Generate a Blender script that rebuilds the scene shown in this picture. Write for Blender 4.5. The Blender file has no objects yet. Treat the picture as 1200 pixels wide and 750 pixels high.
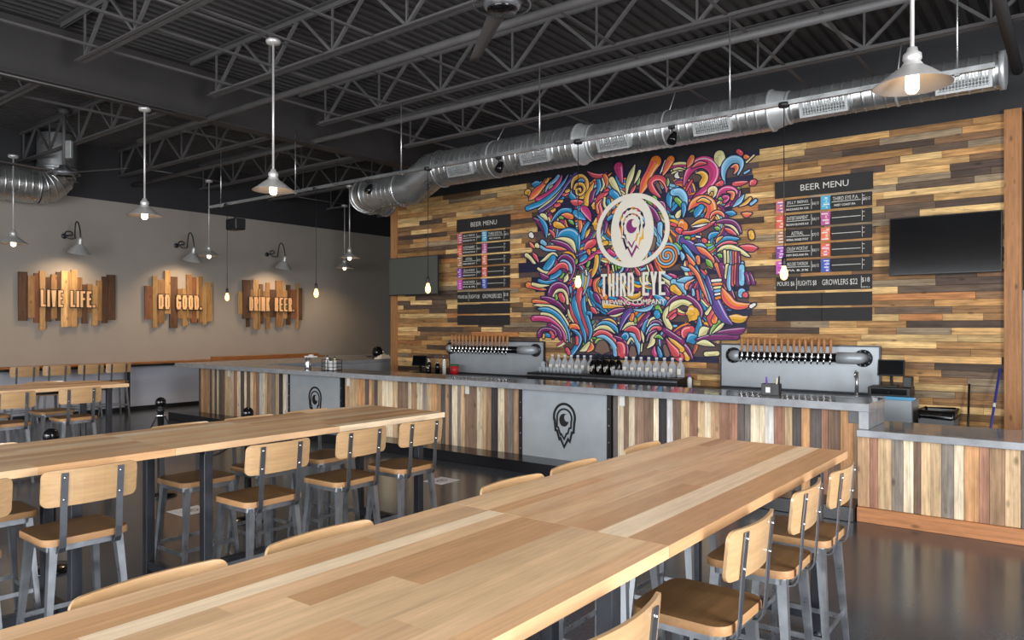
import bpy, math, random
from mathutils import Vector, Matrix
PI = math.pi
sc = bpy.context.scene
COL = sc.collection
random.seed(7)

# ---------------------------------------------------------------- camera, world, light, exposure
def srgb(r, g, b):
    def l(c):
        c /= 255.0
        return c / 12.92 if c <= 0.04045 else ((c + 0.055) / 1.055) ** 2.4
    return (l(r), l(g), l(b), 1.0)

cam = bpy.data.objects.new('camera', bpy.data.cameras.new('camera'))
COL.objects.link(cam)
cam.location = (0, 0, 1.817)
cam.rotation_euler = (PI / 2, 0, math.radians(37.65))
cam.data.sensor_width = 36
cam.data.lens = 868 * 36 / 1200
cam.data.shift_y = 7 / 1200
cam.data.clip_start = 0.05
sc.camera = cam
sc.view_settings.view_transform = 'Standard'
sc.view_settings.look = 'None'
sc.view_settings.exposure = 0.0
sc.view_settings.gamma = 1.0
sc.view_settings.use_curve_mapping = False

world = bpy.data.worlds.new('daylight')
sc.world = world
world.use_nodes = True
world.node_tree.nodes['Background'].inputs[0].default_value = (0.80, 0.88, 1.0, 1)
world.node_tree.nodes['Background'].inputs[1].default_value = 1.0

def area(name, loc, direction, sx, sy, power, color):
    d = bpy.data.lights.new(name, 'AREA')
    d.shape = 'RECTANGLE'; d.size = sx; d.size_y = sy
    d.energy = power; d.color = color
    o = bpy.data.objects.new(name, d)
    o.location = loc
    o.rotation_euler = Vector(direction).to_track_quat('-Z', 'Z').to_euler()
    COL.objects.link(o)
    return o
# daylight entering by the storefront glazing of the two outer walls
area('window_daylight', (5.35, 2.0, 2.3), (-1, 0, -0.18), 11.0, 3.6, 2350, (0.95, 0.97, 1.0))
area('window_daylight', (-1.0, -5.45, 2.3), (0, 1, -0.18), 12.0, 3.6, 1850, (0.96, 0.98, 1.0))
area('window_daylight', (-11.0, -5.45, 2.1), (0, 1, -0.1), 5.0, 3.2, 60, (1.0, 0.97, 0.94))

# ---------------------------------------------------------------- helpers
class MB:
    def __init__(self):
        self.v = []; self.f = []; self.m = []; self.c = []; self.s = []
    def add(self, vs, fs, mat=0, col=None, smooth=False, M=None):
        b = len(self.v)
        for p in vs:
            p = Vector(p)
            if M is not None: p = M @ p
            self.v.append(tuple(p))
        for f in fs:
            self.f.append(tuple(i + b for i in f)); self.m.append(mat); self.c.append(col); self.s.append(smooth)
    def box(self, x0, x1, y0, y1, z0, z1, mat=0, col=None, M=None):
        vs = [(x0,y0,z0),(x1,y0,z0),(x1,y1,z0),(x0,y1,z0),(x0,y0,z1),(x1,y0,z1),(x1,y1,z1),(x0,y1,z1)]
        fs = [(0,3,2,1),(4,5,6,7),(0,1,5,4),(1,2,6,5),(2,3,7,6),(3,0,4,7)]
        self.add(vs, fs, mat, col, False, M)
    def cham(self, x0, x1, y0, y1, z0, z1, b=0.004, mat=0, col=None, M=None):
        """box with chamfered edges"""
        vs = []; idx = {}
        for a in (0, 1, 2):
            for i in (0, 1):
                for j in (0, 1):
                    for k in (0, 1):
                        p = [(x0, x1)[i], (y0, y1)[j], (z0, z1)[k]]
                        q = [b if n == 0 else -b for n in (i, j, k)]
                        for n in range(3):
                            if n != a: p[n] += q[n]
                        idx[(a, i, j, k)] = len(vs); vs.append(p)
        fs = []
        def q(*t): fs.append(tuple(idx[x] for x in t))
        for s in (0, 1):
            l = [(0,s,0,0),(0,s,1,0),(0,s,1,1),(0,s,0,1)]; q(*(l if s else l[::-1]))
            l = [(1,0,s,0),(1,0,s,1),(1,1,s,1),(1,1,s,0)]; q(*(l if s else l[::-1]))
            l = [(2,0,0,s),(2,1,0,s),(2,1,1,s),(2,0,1,s)]; q(*(l if s else l[::-1]))
        for i in (0, 1):
            for j in (0, 1):
                l = [(0,i,j,0),(1,i,j,0),(1,i,j,1),(0,i,j,1)]; q(*(l if i == j else l[::-1]))
                l = [(0,i,0,j),(0,i,1,j),(2,i,1,j),(2,i,0,j)]; q(*(l if i == j else l[::-1]))
                l = [(1,0,i,j),(2,0,i,j),(2,1,i,j),(1,1,i,j)]; q(*(l if i == j else l[::-1]))
                for k in (0, 1):
                    l = [(0,i,j,k),(1,i,j,k),(2,i,j,k)]; q(*(l if (i+j+k) % 2 else l[::-1]))
        self.add(vs, fs, mat, col, False, M)
    def bar(self, p, q, w, h, mat=0, col=None, up=(0,0,1), w2=None, h2=None):
        p = Vector(p); q = Vector(q); d = (q - p).normalized(); up = Vector(up)
        if abs(d.dot(up)) > 0.98: up = Vector((1, 0, 0))
        s = d.cross(up).normalized(); u = s.cross(d).normalized()
        w2 = w if w2 is None else w2; h2 = h if h2 is None else h2
        vs = [p - s*w/2 - u*h/2, p + s*w/2 - u*h/2, p + s*w/2 + u*h/2, p - s*w/2 + u*h/2,
              q - s*w2/2 - u*h2/2, q + s*w2/2 - u*h2/2, q + s*w2/2 + u*h2/2, q - s*w2/2 + u*h2/2]
        self.add(vs, [(0,3,2,1)[::-1],(4,5,6,7)[::-1],(0,1,5,4)[::-1],(1,2,6,5)[::-1],(2,3,7,6)[::-1],(3,0,4,7)[::-1]], mat, col)
    def tube(self, pts, r, seg=10, mat=0, col=None, caps=True):
        pts = [Vector(p) for p in pts]; n = len(pts)
        rs = r if isinstance(r, (list, tuple)) else [r] * n
        prev = None; vs = []
        for i, p in enumerate(pts):
            d = (pts[min(i+1, n-1)] - pts[max(i-1, 0)]).normalized()
            if prev is None:
                a = Vector((0,0,1)) if abs(d.z) < 0.9 else Vector((1,0,0))
                s = d.cross(a).normalized()
            else:
                s = (prev - d * prev.dot(d))
                s = s.normalized() if s.length > 1e-6 else d.orthogonal().normalized()
            prev = s; t = d.cross(s)
            for k in range(seg):
                a = 2 * PI * k / seg
                vs.append(p + (s * math.cos(a) + t * math.sin(a)) * rs[i])
        fs = []
        for i in range(n - 1):
            for k in range(seg):
                a = i*seg + k; b = i*seg + (k+1) % seg
                fs.append((a, b, b + seg, a + seg))
        self.add(vs, fs, mat, col, True)
        if caps:
            b = len(self.v) - len(vs)
            self.f.append(tuple(b + k for k in range(seg))[::-1]); self.m.append(mat); self.c.append(col); self.s.append(False)
            self.f.append(tuple(b + (n-1)*seg + k for k in range(seg))); self.m.append(mat); self.c.append(col); self.s.append(False)
    def lathe(self, prof, M=None, seg=24, mat=0, col=None, smooth=True, cap=False):
        vs = []; fs = []
        for r, z in prof:
            for k in range(seg):
                a = 2 * PI * k / seg
                vs.append((r * math.cos(a), r * math.sin(a), z))
        for i in range(len(prof) - 1):
            for k in range(seg):
                a = i*seg + k; b = i*seg + (k+1) % seg
                fs.append((a, b, b + seg, a + seg))
        if cap:
            fs.append(tuple(range(seg))[::-1]); n = (len(prof)-1) * seg; fs.append(tuple(n + k for k in range(seg)))
        self.add(vs, fs, mat, col, smooth, M)
    def prism(self, poly, z0, z1, mat=0, col=None, M=None, smooth=False):
        n = len(poly)
        vs = [(x, y, z0) for x, y in poly] + [(x, y, z1) for x, y in poly]
        self.add(vs, [tuple(range(n))[::-1], tuple(range(n, 2*n))], mat, col, False, M)
        self.add(vs, [(i, (i+1) % n, n + (i+1) % n, n + i) for i in range(n)], mat, col, smooth, M)
    def build(self, name, mats, parent=None, loc=None):
        me = bpy.data.meshes.new(name)
        me.from_pydata(self.v, [], self.f)
        for m in (mats if isinstance(mats, (list, tuple)) else [mats]): me.materials.append(m)
        me.polygons.foreach_set('material_index', self.m)
        me.polygons.foreach_set('use_smooth', self.s)
        if any(c is not None for c in self.c):
            at = me.color_attributes.new('Col', 'FLOAT_COLOR', 'CORNER')
            buf = []
            for f, c in zip(self.f, self.c):
                c = c or (0.5, 0.5, 0.5, 1)
                buf += list(c[:4]) * len(f)
            at.data.foreach_set('color', buf)
        me.update()
        o = bpy.data.objects.new(name, me)
        COL.objects.link(o)
        if parent is not None: o.parent = parent
        if loc is not None: o.location = loc
        return o

def tag(o, label=None, cat=None, group=None, kind=None):
    if label: o['label'] = label
    if cat: o['category'] = cat
    if group: o['group'] = group
    if kind: o['kind'] = kind
    return o
def thing(name, label, cat, loc=(0,0,0), rz=0.0, group=None):
    o = bpy.data.objects.new(name, None)
    o.empty_display_size = 0.1
    COL.objects.link(o); o.location = loc; o.rotation_euler = (0, 0, rz)
    return tag(o, label, cat, group)
def struct(o): return tag(o, kind='structure')
def copy_tree(o, parent=None):
    c = o.copy(); COL.objects.link(c)
    if parent is not None: c.parent = parent
    for ch in KIDS.get(o.name, [x for x in bpy.data.objects if x.parent == o]):
        copy_tree(ch, c)
    return c
KIDS = {}
def dup(o, label, loc, rz=None):
    c = copy_tree(o); c['label'] = label; c.location = loc
    if rz is not None: c.rotation_euler = (0, 0, rz)
    return c
def T(x, y, z): return Matrix.Translation((x, y, z))
def R(a, ax): return Matrix.Rotation(a, 4, ax)
def text_geo(body, w=None, h=None, bold=0.0):
    """flat outline of the writing, centred, as (verts, faces) in its own xy plane, fitted to w x h"""
    cu = bpy.data.curves.new('writing', 'FONT'); cu.body = body; cu.offset = bold; cu.resolution_u = 3
    o = bpy.data.objects.new('writing', cu); COL.objects.link(o)
    bpy.context.view_layer.update()
    me = bpy.data.meshes.new_from_object(o.evaluated_get(bpy.context.evaluated_depsgraph_get()))
    vs = [tuple(v.co) for v in me.vertices]; fs = [tuple(p.vertices) for p in me.polygons]
    bpy.data.objects.remove(o); bpy.data.curves.remove(cu); bpy.data.meshes.remove(me)
    if not vs: return [], []
    x0 = min(v[0] for v in vs); x1 = max(v[0] for v in vs); y0 = min(v[1] for v in vs); y1 = max(v[1] for v in vs)
    kx = w / (x1 - x0) if w else None; ky = h / (y1 - y0) if h else None
    kx = kx or ky; ky = ky or kx
    return [((x - (x0+x1)/2) * kx, (y - (y0+y1)/2) * ky, 0) for x, y, z in vs], fs
WALLY = Matrix(((1,0,0,0),(0,0,-1,0),(0,1,0,0),(0,0,0,1)))      # xy plane -> faces -Y
WALLX = Matrix(((0,0,1,0),(1,0,0,0),(0,1,0,0),(0,0,0,1)))       # xy plane -> faces +X
def solid_text(mb, body, w, h, M, depth=0.012, bold=0.0, mat=0, col=None):
    vs, fs = text_geo(body, w, h, bold)
    n = len(vs)
    top = [(x, y, depth) for x, y, z in vs]
    mb.add(top, fs, mat, col, False, M)
    edges = {}
    for f in fs:
        for i in range(len(f)):
            e = (f[i], f[(i+1) % len(f)])
            if (e[1], e[0]) in edges: del edges[(e[1], e[0])]
            else: edges[e] = 1
    mb.add(vs + top, [(a, b, b + n, a + n) for a, b in edges], mat, col, False, M)

# ---------------------------------------------------------------- materials
def new_mat(name):
    m = bpy.data.materials.new(name); m.use_nodes = True
    nt = m.node_tree; b = nt.nodes['Principled BSDF']
    return m, nt, b
def plain(name, c, rough=0.5, metal=0.0, var=0.0, scale=8.0, bump=0.0, emit=None, es=0.0, rvar=0.0, aniso=None):
    m, nt, b = new_mat(name)
    b.inputs['Base Color'].default_value = c
    b.inputs['Roughness'].default_value = rough
    b.inputs['Metallic'].default_value = metal
    if emit is not None:
        b.inputs['Emission Color'].default_value = emit; b.inputs['Emission Strength'].default_value = es
    tc = nt.nodes.new('ShaderNodeTexCoord'); nz = nt.nodes.new('ShaderNodeTexNoise')
    nz.inputs['Scale'].default_value = scale; nz.inputs['Detail'].default_value = 6
    if aniso:
        mp = nt.nodes.new('ShaderNodeMapping'); mp.inputs['Scale'].default_value = aniso
        nt.links.new(tc.outputs['Object'], mp.inputs['Vector']); nt.links.new(mp.outputs[0], nz.inputs['Vector'])
    else:
        nt.links.new(tc.outputs['Object'], nz.inputs['Vector'])
    if var > 0:
        mr = nt.nodes.new('ShaderNodeMapRange'); mr.inputs[1].default_value = 0.25; mr.inputs[2].default_value = 0.75
        mr.inputs[3].default_value = 1 - var; mr.inputs[4].default_value = 1 + var
        mx = nt.nodes.new('ShaderNodeVectorMath'); mx.operation = 'SCALE'
        mx.inputs[0].default_value = c[:3]
        nt.links.new(nz.outputs['Fac'], mr.inputs[0]); nt.links.new(mr.outputs[0], mx.inputs['Scale'])
        nt.links.new(mx.outputs[0], b.inputs['Base Color'])
    if rvar > 0:
        mr2 = nt.nodes.new('ShaderNodeMapRange'); mr2.inputs[1].default_value = 0.25; mr2.inputs[2].default_value = 0.75
        mr2.inputs[3].default_value = max(0.02, rough - rvar); mr2.inputs[4].default_value = rough + rvar
        nt.links.new(nz.outputs['Fac'], mr2.inputs[0]); nt.links.new(mr2.outputs[0], b.inputs['Roughness'])
    if bump > 0:
        bp = nt.nodes.new('ShaderNodeBump'); bp.inputs['Strength'].default_value = bump; bp.inputs['Distance'].default_value = 0.01
        nt.links.new(nz.outputs['Fac'], bp.inputs['Height']); nt.links.new(bp.outputs[0], b.inputs['Normal'])
    return m
def wood(name, axis, rough=0.5, contrast=0.35, fine=60.0, tint=None, spec=0.3, knots=True, long=1.2):
    """grain along an axis, multiplied on the tone each board carries in its own colour"""
    m, nt, b = new_mat(name); N = nt.nodes; L = nt.links
    b.inputs['Roughness'].default_value = rough
    b.inputs['Specular IOR Level'].default_value = spec
    tc = N.new('ShaderNodeTexCoord'); mp = N.new('ShaderNodeMapping')
    s = [fine, fine, fine]; s[axis] = long; mp.inputs['Scale'].default_value = s
    L.new(tc.outputs['Object'], mp.inputs['Vector'])
    if tint is None:
        at = N.new('ShaderNodeAttribute'); at.attribute_name = 'Col'; colo = at.outputs['Color']
        sp = N.new('ShaderNodeSeparateColor'); L.new(colo, sp.inputs[0])
        w = N.new('ShaderNodeMath'); w.operation = 'MULTIPLY'; w.inputs[1].default_value = 211.0; L.new(sp.outputs[0], w.inputs[0]); wo = w.outputs[0]
    else:
        rgb = N.new('ShaderNodeRGB'); rgb.outputs[0].default_value = tint; colo = rgb.outputs[0]; wo = None
    nz = N.new('ShaderNodeTexNoise'); nz.noise_dimensions = '4D'; nz.inputs['Scale'].default_value = 1.0; nz.inputs['Detail'].default_value = 5; nz.inputs['Roughness'].default_value = 0.65; nz.inputs['Distortion'].default_value = 0.8
    L.new(mp.outputs[0], nz.inputs['Vector'])
    if wo: L.new(wo, nz.inputs['W'])
    mr = N.new('ShaderNodeMapRange'); mr.inputs[1].default_value = 0.3; mr.inputs[2].default_value = 0.7; mr.inputs[3].default_value = 1 - contrast; mr.inputs[4].default_value = 1 + contrast
    L.new(nz.outputs['Fac'], mr.inputs[0])
    # broad cloudy variation and a few dark knots
    mp2 = N.new('ShaderNodeMapping'); s2 = [24.0, 24.0, 24.0]; s2[axis] = 4.5; mp2.inputs['Scale'].default_value = s2
    L.new(tc.outputs['Object'], mp2.inputs['Vector'])
    n2 = N.new('ShaderNodeTexNoise'); n2.noise_dimensions = '4D'; n2.inputs['Scale'].default_value = 1.0; n2.inputs['Detail'].default_value = 5; n2.inputs['Roughness'].default_value = 0.6
    L.new(mp2.outputs[0], n2.inputs['Vector'])
    if wo: L.new(wo, n2.inputs['W'])
    mr2 = N.new('ShaderNodeMapRange'); mr2.inputs[1].default_value = 0.3; mr2.inputs[2].default_value = 0.7; mr2.inputs[3].default_value = 1 - contrast*0.85; mr2.inputs[4].default_value = 1 + contrast*0.75
    L.new(n2.outputs['Fac'], mr2.inputs[0])
    mu = N.new('ShaderNodeMath'); mu.operation = 'MULTIPLY'; L.new(mr.outputs[0], mu.inputs[0]); L.new(mr2.outputs[0], mu.inputs[1])
    last = mu.outputs[0]
    if knots:
        vo = N.new('ShaderNodeTexVoronoi'); vo.inputs['Scale'].default_value = 1.0
        mp3 = N.new('ShaderNodeMapping'); s3 = [7.0, 7.0, 7.0]; s3[axis] = 3.0; mp3.inputs['Scale'].default_value = s3
        L.new(tc.outputs['Object'], mp3.inputs['Vector']); L.new(mp3.outputs[0], vo.inputs['Vector'])
        k = N.new('ShaderNodeMapRange'); k.inputs[1].default_value = 0.05; k.inputs[2].default_value = 0.15; k.inputs[3].default_value = 0.45; k.inputs[4].default_value = 1.0
        L.new(vo.outputs['Distance'], k.inputs[0])
        m3 = N.new('ShaderNodeMath'); m3.operation = 'MULTIPLY'; L.new(last, m3.inputs[0]); L.new(k.outputs[0], m3.inputs[1]); last = m3.outputs[0]
    sv = N.new('ShaderNodeVectorMath'); sv.operation = 'SCALE'; L.new(colo, sv.inputs[0]); L.new(last, sv.inputs['Scale'])
    L.new(sv.outputs[0], b.inputs['Base Color'])
    bp = N.new('ShaderNodeBump'); bp.inputs['Strength'].default_value = 0.25; bp.inputs['Distance'].default_value = 0.002
    L.new(nz.outputs['Fac'], bp.inputs['Height']); L.new(bp.outputs[0], b.inputs['Normal'])
    return m
def glass_mat(name, c, rough=0.02, white=0.25):
    m, nt, b = new_mat(name); N = nt.nodes; L = nt.links
    tr = N.new('ShaderNodeBsdfTransparent'); tr.inputs[0].default_value = (0.93, 0.95, 0.96, 1)
    b.inputs['Base Color'].default_value = c; b.inputs['Roughness'].default_value = rough
    lw = N.new('ShaderNodeLayerWeight'); lw.inputs[0].default_value = 0.45
    mr = N.new('ShaderNodeMapRange'); mr.inputs[3].default_value = white; mr.inputs[4].default_value = 0.95
    L.new(lw.outputs['Facing'], mr.inputs[0])
    mx = N.new('ShaderNodeMixShader'); L.new(mr.outputs[0], mx.inputs[0]); L.new(tr.outputs[0], mx.inputs[1]); L.new(b.outputs[0], mx.inputs[2])
    L.new(mx.outputs[0], N['Material Output'].inputs['Surface'])
    return m

M = {}
M['plank'] = wood('pallet_planks', 0, 0.62, 0.42, 42)
M['bar_plank'] = wood('bar_front_planks', 2, 0.6, 0.34, 55)
M['table'] = wood('table_top_maple', 1, 0.27, 0.13, 45, spec=0.4, knots=False, long=0.9)
M['ply'] = wood('plywood', 1, 0.3, 0.12, 50, spec=0.5, tint=srgb(194, 156, 112), knots=False)
M['seat'] = wood('seat_wood', 1, 0.42, 0.18, 50, tint=srgb(120, 90, 58), knots=False)
M['ply'].node_tree.nodes['Principled BSDF'].inputs['Coat Weight'].default_value = 0.6
M['ply'].node_tree.nodes['Principled BSDF'].inputs['Coat Roughness'].default_value = 0.18
M['support'] = plain('back_support_steel', srgb(126, 129, 135), 0.34, 0.85, 0.12, 14)
M['seat_edge'] = wood('seat_edge_wood', 1, 0.45, 0.12, 40, tint=srgb(172, 130, 88), knots=False)
M['sign_board'] = wood('sign_boards', 2, 0.6, 0.3, 60)
M['post'] = wood('cedar_post', 2, 0.55, 0.22, 45, tint=srgb(174, 122, 78), long=1.0)
M['kick'] = wood('cedar_kick_board', 0, 0.55, 0.2, 45, tint=srgb(184, 126, 84))
M['ledge'] = wood('ledge_wood', 1, 0.5, 0.2, 45, tint=srgb(150, 98, 58))
M['steel'] = plain('raw_steel', srgb(158, 161, 166), 0.34, 0.85, 0.18, 14, rvar=0.1)
M['dark_steel'] = plain('dark_steel', srgb(70, 72, 78), 0.42, 0.7, 0.2, 10, rvar=0.1)
M['galv'] = plain('galvanised_duct', srgb(200, 202, 202), 0.3, 0.88, 0.14, 5, rvar=0.08)
M['galv_dull'] = plain('galvanised_fitting', srgb(196, 198, 198), 0.42, 0.6, 0.12, 12)
M['sheet'] = plain('brushed_steel_sheet', srgb(176, 182, 187), 0.45, 0.3, 0.1, 3.5, rvar=0.08)
M['chrome'] = plain('chrome', srgb(225, 226, 228), 0.12, 1.0)
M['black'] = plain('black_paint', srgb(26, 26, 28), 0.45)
M['black_gloss'] = plain('black_gloss', srgb(14, 14, 16), 0.14)
M['step'] = plain('black_step', srgb(24, 24, 28), 0.2, 0.0, 0.2, 8)
M['reflection_grey_screen'] = plain('tv_screen_painted_reflection', srgb(84, 86, 80), 0.35)  # grey reflection of the wall painted into the screen colour
M['screen'] = plain('tv_screen', srgb(9, 10, 13), 0.1)
M['plastic_grey'] = plain('grey_plastic', srgb(120, 122, 124), 0.5)
M['white'] = plain('white_plastic', srgb(226, 226, 222), 0.45)
M['paper'] = plain('white_paper', srgb(222, 222, 226), 0.6)
M['ceiling'] = plain('ceiling_black_paint', srgb(62, 60, 60), 0.6, 0.0, 0.15, 3)
M['joist'] = plain('joist_paint', srgb(88, 86, 86), 0.55, 0.0, 0.12, 6)
M['girder'] = plain('girder_paint', srgb(52, 49, 48), 0.6, 0.0, 0.1, 3)
M['black_wall'] = plain('black_wall_paint', srgb(46, 46, 49), 0.6, 0.0, 0.08, 3)
M['greige'] = plain('greige_wall_paint', srgb(156, 148, 139), 0.75, 0.0, 0.04, 2, bump=0.05)
M['lower_wall'] = plain('pale_grey_wall_paint', srgb(188, 190, 200), 0.7, 0.0, 0.03, 2)
M['counter'] = plain('concrete_counter', srgb(143, 146, 150), 0.09, 0.0, 0.16, 9, rvar=0.05)
M['chalk'] = plain('chalkboard', srgb(40, 37, 36), 0.7, 0.0, 0.15, 10)
M['chalk_white'] = plain('chalk', srgb(218, 214, 206), 0.8)
M['logo_white'] = plain('cream_white_paint', srgb(240, 232, 216), 0.6)
M['logo_black'] = plain('black_emblem_paint', srgb(18, 18, 20), 0.4)
M['shade_in'] = plain('lamp_shade_enamel', srgb(168, 154, 142), 0.5)
M['shade_out'] = plain('lamp_shade_metal', srgb(204, 201, 198), 0.38, 0.45, 0.08, 10)
M['bulb'] = plain('lit_bulb', srgb(255, 240, 215), 0.3, emit=(1.0, 0.78, 0.5, 1), es=8.0)
M['filament'] = plain('lit_filament_bulb', srgb(255, 214, 150), 0.2, emit=(1.0, 0.56, 0.2, 1), es=3.2)
M['letters'] = plain('sign_letters', srgb(236, 190, 140), 0.45, 0.1)
M['glass'] = glass_mat('clear_glass', srgb(225, 230, 236), 0.05, 0.30)
M['black_glass'] = plain('black_bottle_glass', srgb(12, 11, 11), 0.1)
M['red'] = plain('red_plastic', srgb(196, 36, 40), 0.4)
M['green'] = plain('green_plastic', srgb(40, 110, 70), 0.5)
M['blue'] = plain('blue_paint', srgb(50, 60, 150), 0.4)
M['purple'] = plain('purple_plastic', srgb(110, 70, 180), 0.4)
M['cream'] = plain('cream_plastic', srgb(226, 214, 170), 0.5)
M['blade'] = plain('fan_blade_paint', srgb(84, 81, 80), 0.6)
M['tap_wood'] = wood('tap_handle_wood', 2, 0.45, 0.2, 80, tint=srgb(176, 120, 74), knots=False)

def floor_mat():
    m, nt, b = new_mat('polished_concrete'); N = nt.nodes; L = nt.links
    tc = N.new('ShaderNodeTexCoord')
    a = N.new('ShaderNodeTexNoise'); a.inputs['Scale'].default_value = 0.9; a.inputs['Detail'].default_value = 8; a.inputs['Roughness'].default_value = 0.65
    c = N.new('ShaderNodeTexNoise'); c.inputs['Scale'].default_value = 45; c.inputs['Detail'].default_value = 4
    L.new(tc.outputs['Object'], a.inputs['Vector']); L.new(tc.outputs['Object'], c.inputs['Vector'])
    r = N.new('ShaderNodeValToRGB'); r.color_ramp.elements[0].position = 0.3; r.color_ramp.elements[0].color = srgb(52, 57, 63)
    r.color_ramp.elements[1].position = 0.72; r.color_ramp.elements[1].color = srgb(76, 82, 90)
    L.new(a.outputs['Fac'], r.inputs[0])
    mr = N.new('ShaderNodeMapRange'); mr.inputs[1].default_value = 0.3; mr.inputs[2].default_value = 0.7; mr.inputs[3].default_value = 0.82; mr.inputs[4].default_value = 1.18
    L.new(c.outputs['Fac'], mr.inputs[0])
    s = N.new('ShaderNodeVectorMath'); s.operation = 'SCALE'; L.new(r.outputs[0], s.inputs[0]); L.new(mr.outputs[0], s.inputs['Scale'])
    L.new(s.outputs[0], b.inputs['Base Color'])
    m2 = N.new('ShaderNodeMapRange'); m2.inputs[3].default_value = 0.13; m2.inputs[4].default_value = 0.24; L.new(a.outputs['Fac'], m2.inputs[0])
    L.new(m2.outputs[0], b.inputs['Roughness'])
    return m
M['floor'] = floor_mat()

def tone(pal, jit=0.10):
    t = [x[0] for x in pal]; w = [x[1] for x in pal]
    r, g, b = random.choices(t, w)[0]
    k = 1 + random.uniform(-jit, jit)
    c = srgb(min(255, r*k), min(255, g*k), min(255, b*k))
    return c

# ---------------------------------------------------------------- the setting
b = MB(); b.box(-16.4, 5.2, -5.2, 18.2, -0.12, 0.0); struct(b.build('floor', M['floor']))
# corrugated steel roof deck, ribs running along Y
b = MB(); pitch = 0.152; x = -16.4
while x < 5.2:
    pr = [(x, 5.55), (x + 0.055, 5.55), (x + 0.075, 5.59), (x + 0.132, 5.59), (x + pitch, 5.55)]
    for (xa, za), (xb, zb) in zip(pr, pr[1:]):
        b.add([(xa, -5.2, za), (xb, -5.2, zb), (xb, 18.2, zb), (xa, 18.2, za)], [(0, 1, 2, 3)])
    x += pitch
b.box(-16.4, 5.2, -5.2, 18.2, 5.6, 5.66)
struct(b.build('ceiling', M['ceiling']))

b = MB()
b.box(-16.4, -16.2, -5.2, 18.2, 0.0, 1.0, mat=1)
b.box(-16.4, -16.2, -5.2, 18.2, 1.0, 4.44, mat=0)
b.box(-16.4, -16.2, -5.2, 18.2, 4.44, 5.66, mat=2)
struct(b.build('wall_left', [M['greige'], M['lower_wall'], M['black_wall']]))
b = MB(); b.box(-16.2, -16.185, -5.2, 18.0, 0.0, 0.085); struct(b.build('baseboard_left', M['black']))

# reclaimed pallet-board wall: rows of boards, each board with its own tone
PAL = [((220,182,124),14),((204,160,104),17),((180,134,84),16),((154,114,74),15),((128,96,68),13),((108,88,72),10),((84,68,58),9),((184,124,76),4),((150,130,104),6)]
b = MB()
b.box(-11.33, -0.76, 10.80, 10.95, 0.0, 4.4, col=srgb(60, 44, 34))
row = 4.4 / 49
for i in range(49):
    z = i * row; x = -11.33 - random.uniform(0, 0.6)
    while x < -0.76:
        L = random.choice([0.4, 0.55, 0.7, 0.85, 1.0, 1.15, 1.3]) * random.uniform(0.85, 1.15)
        x0 = max(x, -11.33); x1 = min(x + L, -0.76)
        if x1 - x0 > 0.03:
            d = random.uniform(0.012, 0.022)
            b.cham(x0 + 0.001, x1 - 0.001, 10.80 - d, 10.801, z + 0.0015, z + row - 0.0015, 0.002, col=tone(PAL))
        x += L
struct(b.build('wall_back', M['plank']))
b = MB(); b.box(-11.5, -11.33, 10.74, 10.95, 0.0, 4.40); struct(b.build('trim_1', M['post']))
b = MB(); b.box(-0.76, -0.585, 10.73, 10.95, 0.0, 4.43); struct(b.build('trim_2', M['post']))
b = MB(); b.box(-11.5, 5.2, 10.81, 10.97, 4.40, 5.6); struct(b.build('wall_upper', M['black_wall']))
b = MB(); b.box(-16.4, -11.3, 18.0, 18.2, 0, 4.44); b.box(-16.4, -11.3, 18.0, 18.2, 4.44, 5.66, mat=1)
struct(b.build('wall_rear', [M['greige'], M['black_wall']]))
b = MB(); b.box(-11.48, -11.33, 10.95, 18.2, 0, 4.44); b.box(-11.48, -11.33, 10.97, 18.2, 4.44, 5.66, mat=1)
struct(b.build('wall_passage', [M['greige'], M['black_wall']]))
b = MB(); b.box(-1.6, 5.2, 11.6, 11.8, 0, 2.28); b.box(-1.6, 5.2, 11.6, 11.8, 2.28, 5.6, mat=1)
struct(b.build('wall_side', [M['lower_wall'], M['black_wall']]))
# outer walls with storefront openings (behind and beside the viewpoint)
b = MB()
b.box(5.0, 5.2, -5.2, 11.8, 0, 0.3); b.box(5.0, 5.2, -5.2, 11.8, 3.7, 5.66); b.box(5.0, 5.2, 7.5, 11.8, 0.3, 3.7); b.box(5.0, 5.2, -5.2, -3.5, 0.3, 3.7)
for k in range(7): b.box(5.05, 5.12, -3.5 + k*1.83 - 0.03, -3.5 + k*1.83 + 0.03, 0.3, 3.7, mat=1)
struct(b.build('wall_right', [M['greige'], M['dark_steel']]))
b = MB()
b.box(-16.4, 5.2, -5.2, -5.0, 0, 0.4); b.box(-16.4, 5.2, -5.2, -5.0, 3.8, 5.66); b.box(3.0, 5.2, -5.2, -5.0, 0.4, 3.8)
b.box(-16.4, -14.0, -5.2, -5.0, 0.4, 3.8)
for k in range(11): b.box(-14.0 + k*1.7 - 0.03, -14.0 + k*1.7 + 0.03, -5.12, -5.05, 0.4, 3.8, mat=1)
struct(b.build('wall_front', [M['greige'], M['dark_steel']]))

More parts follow.
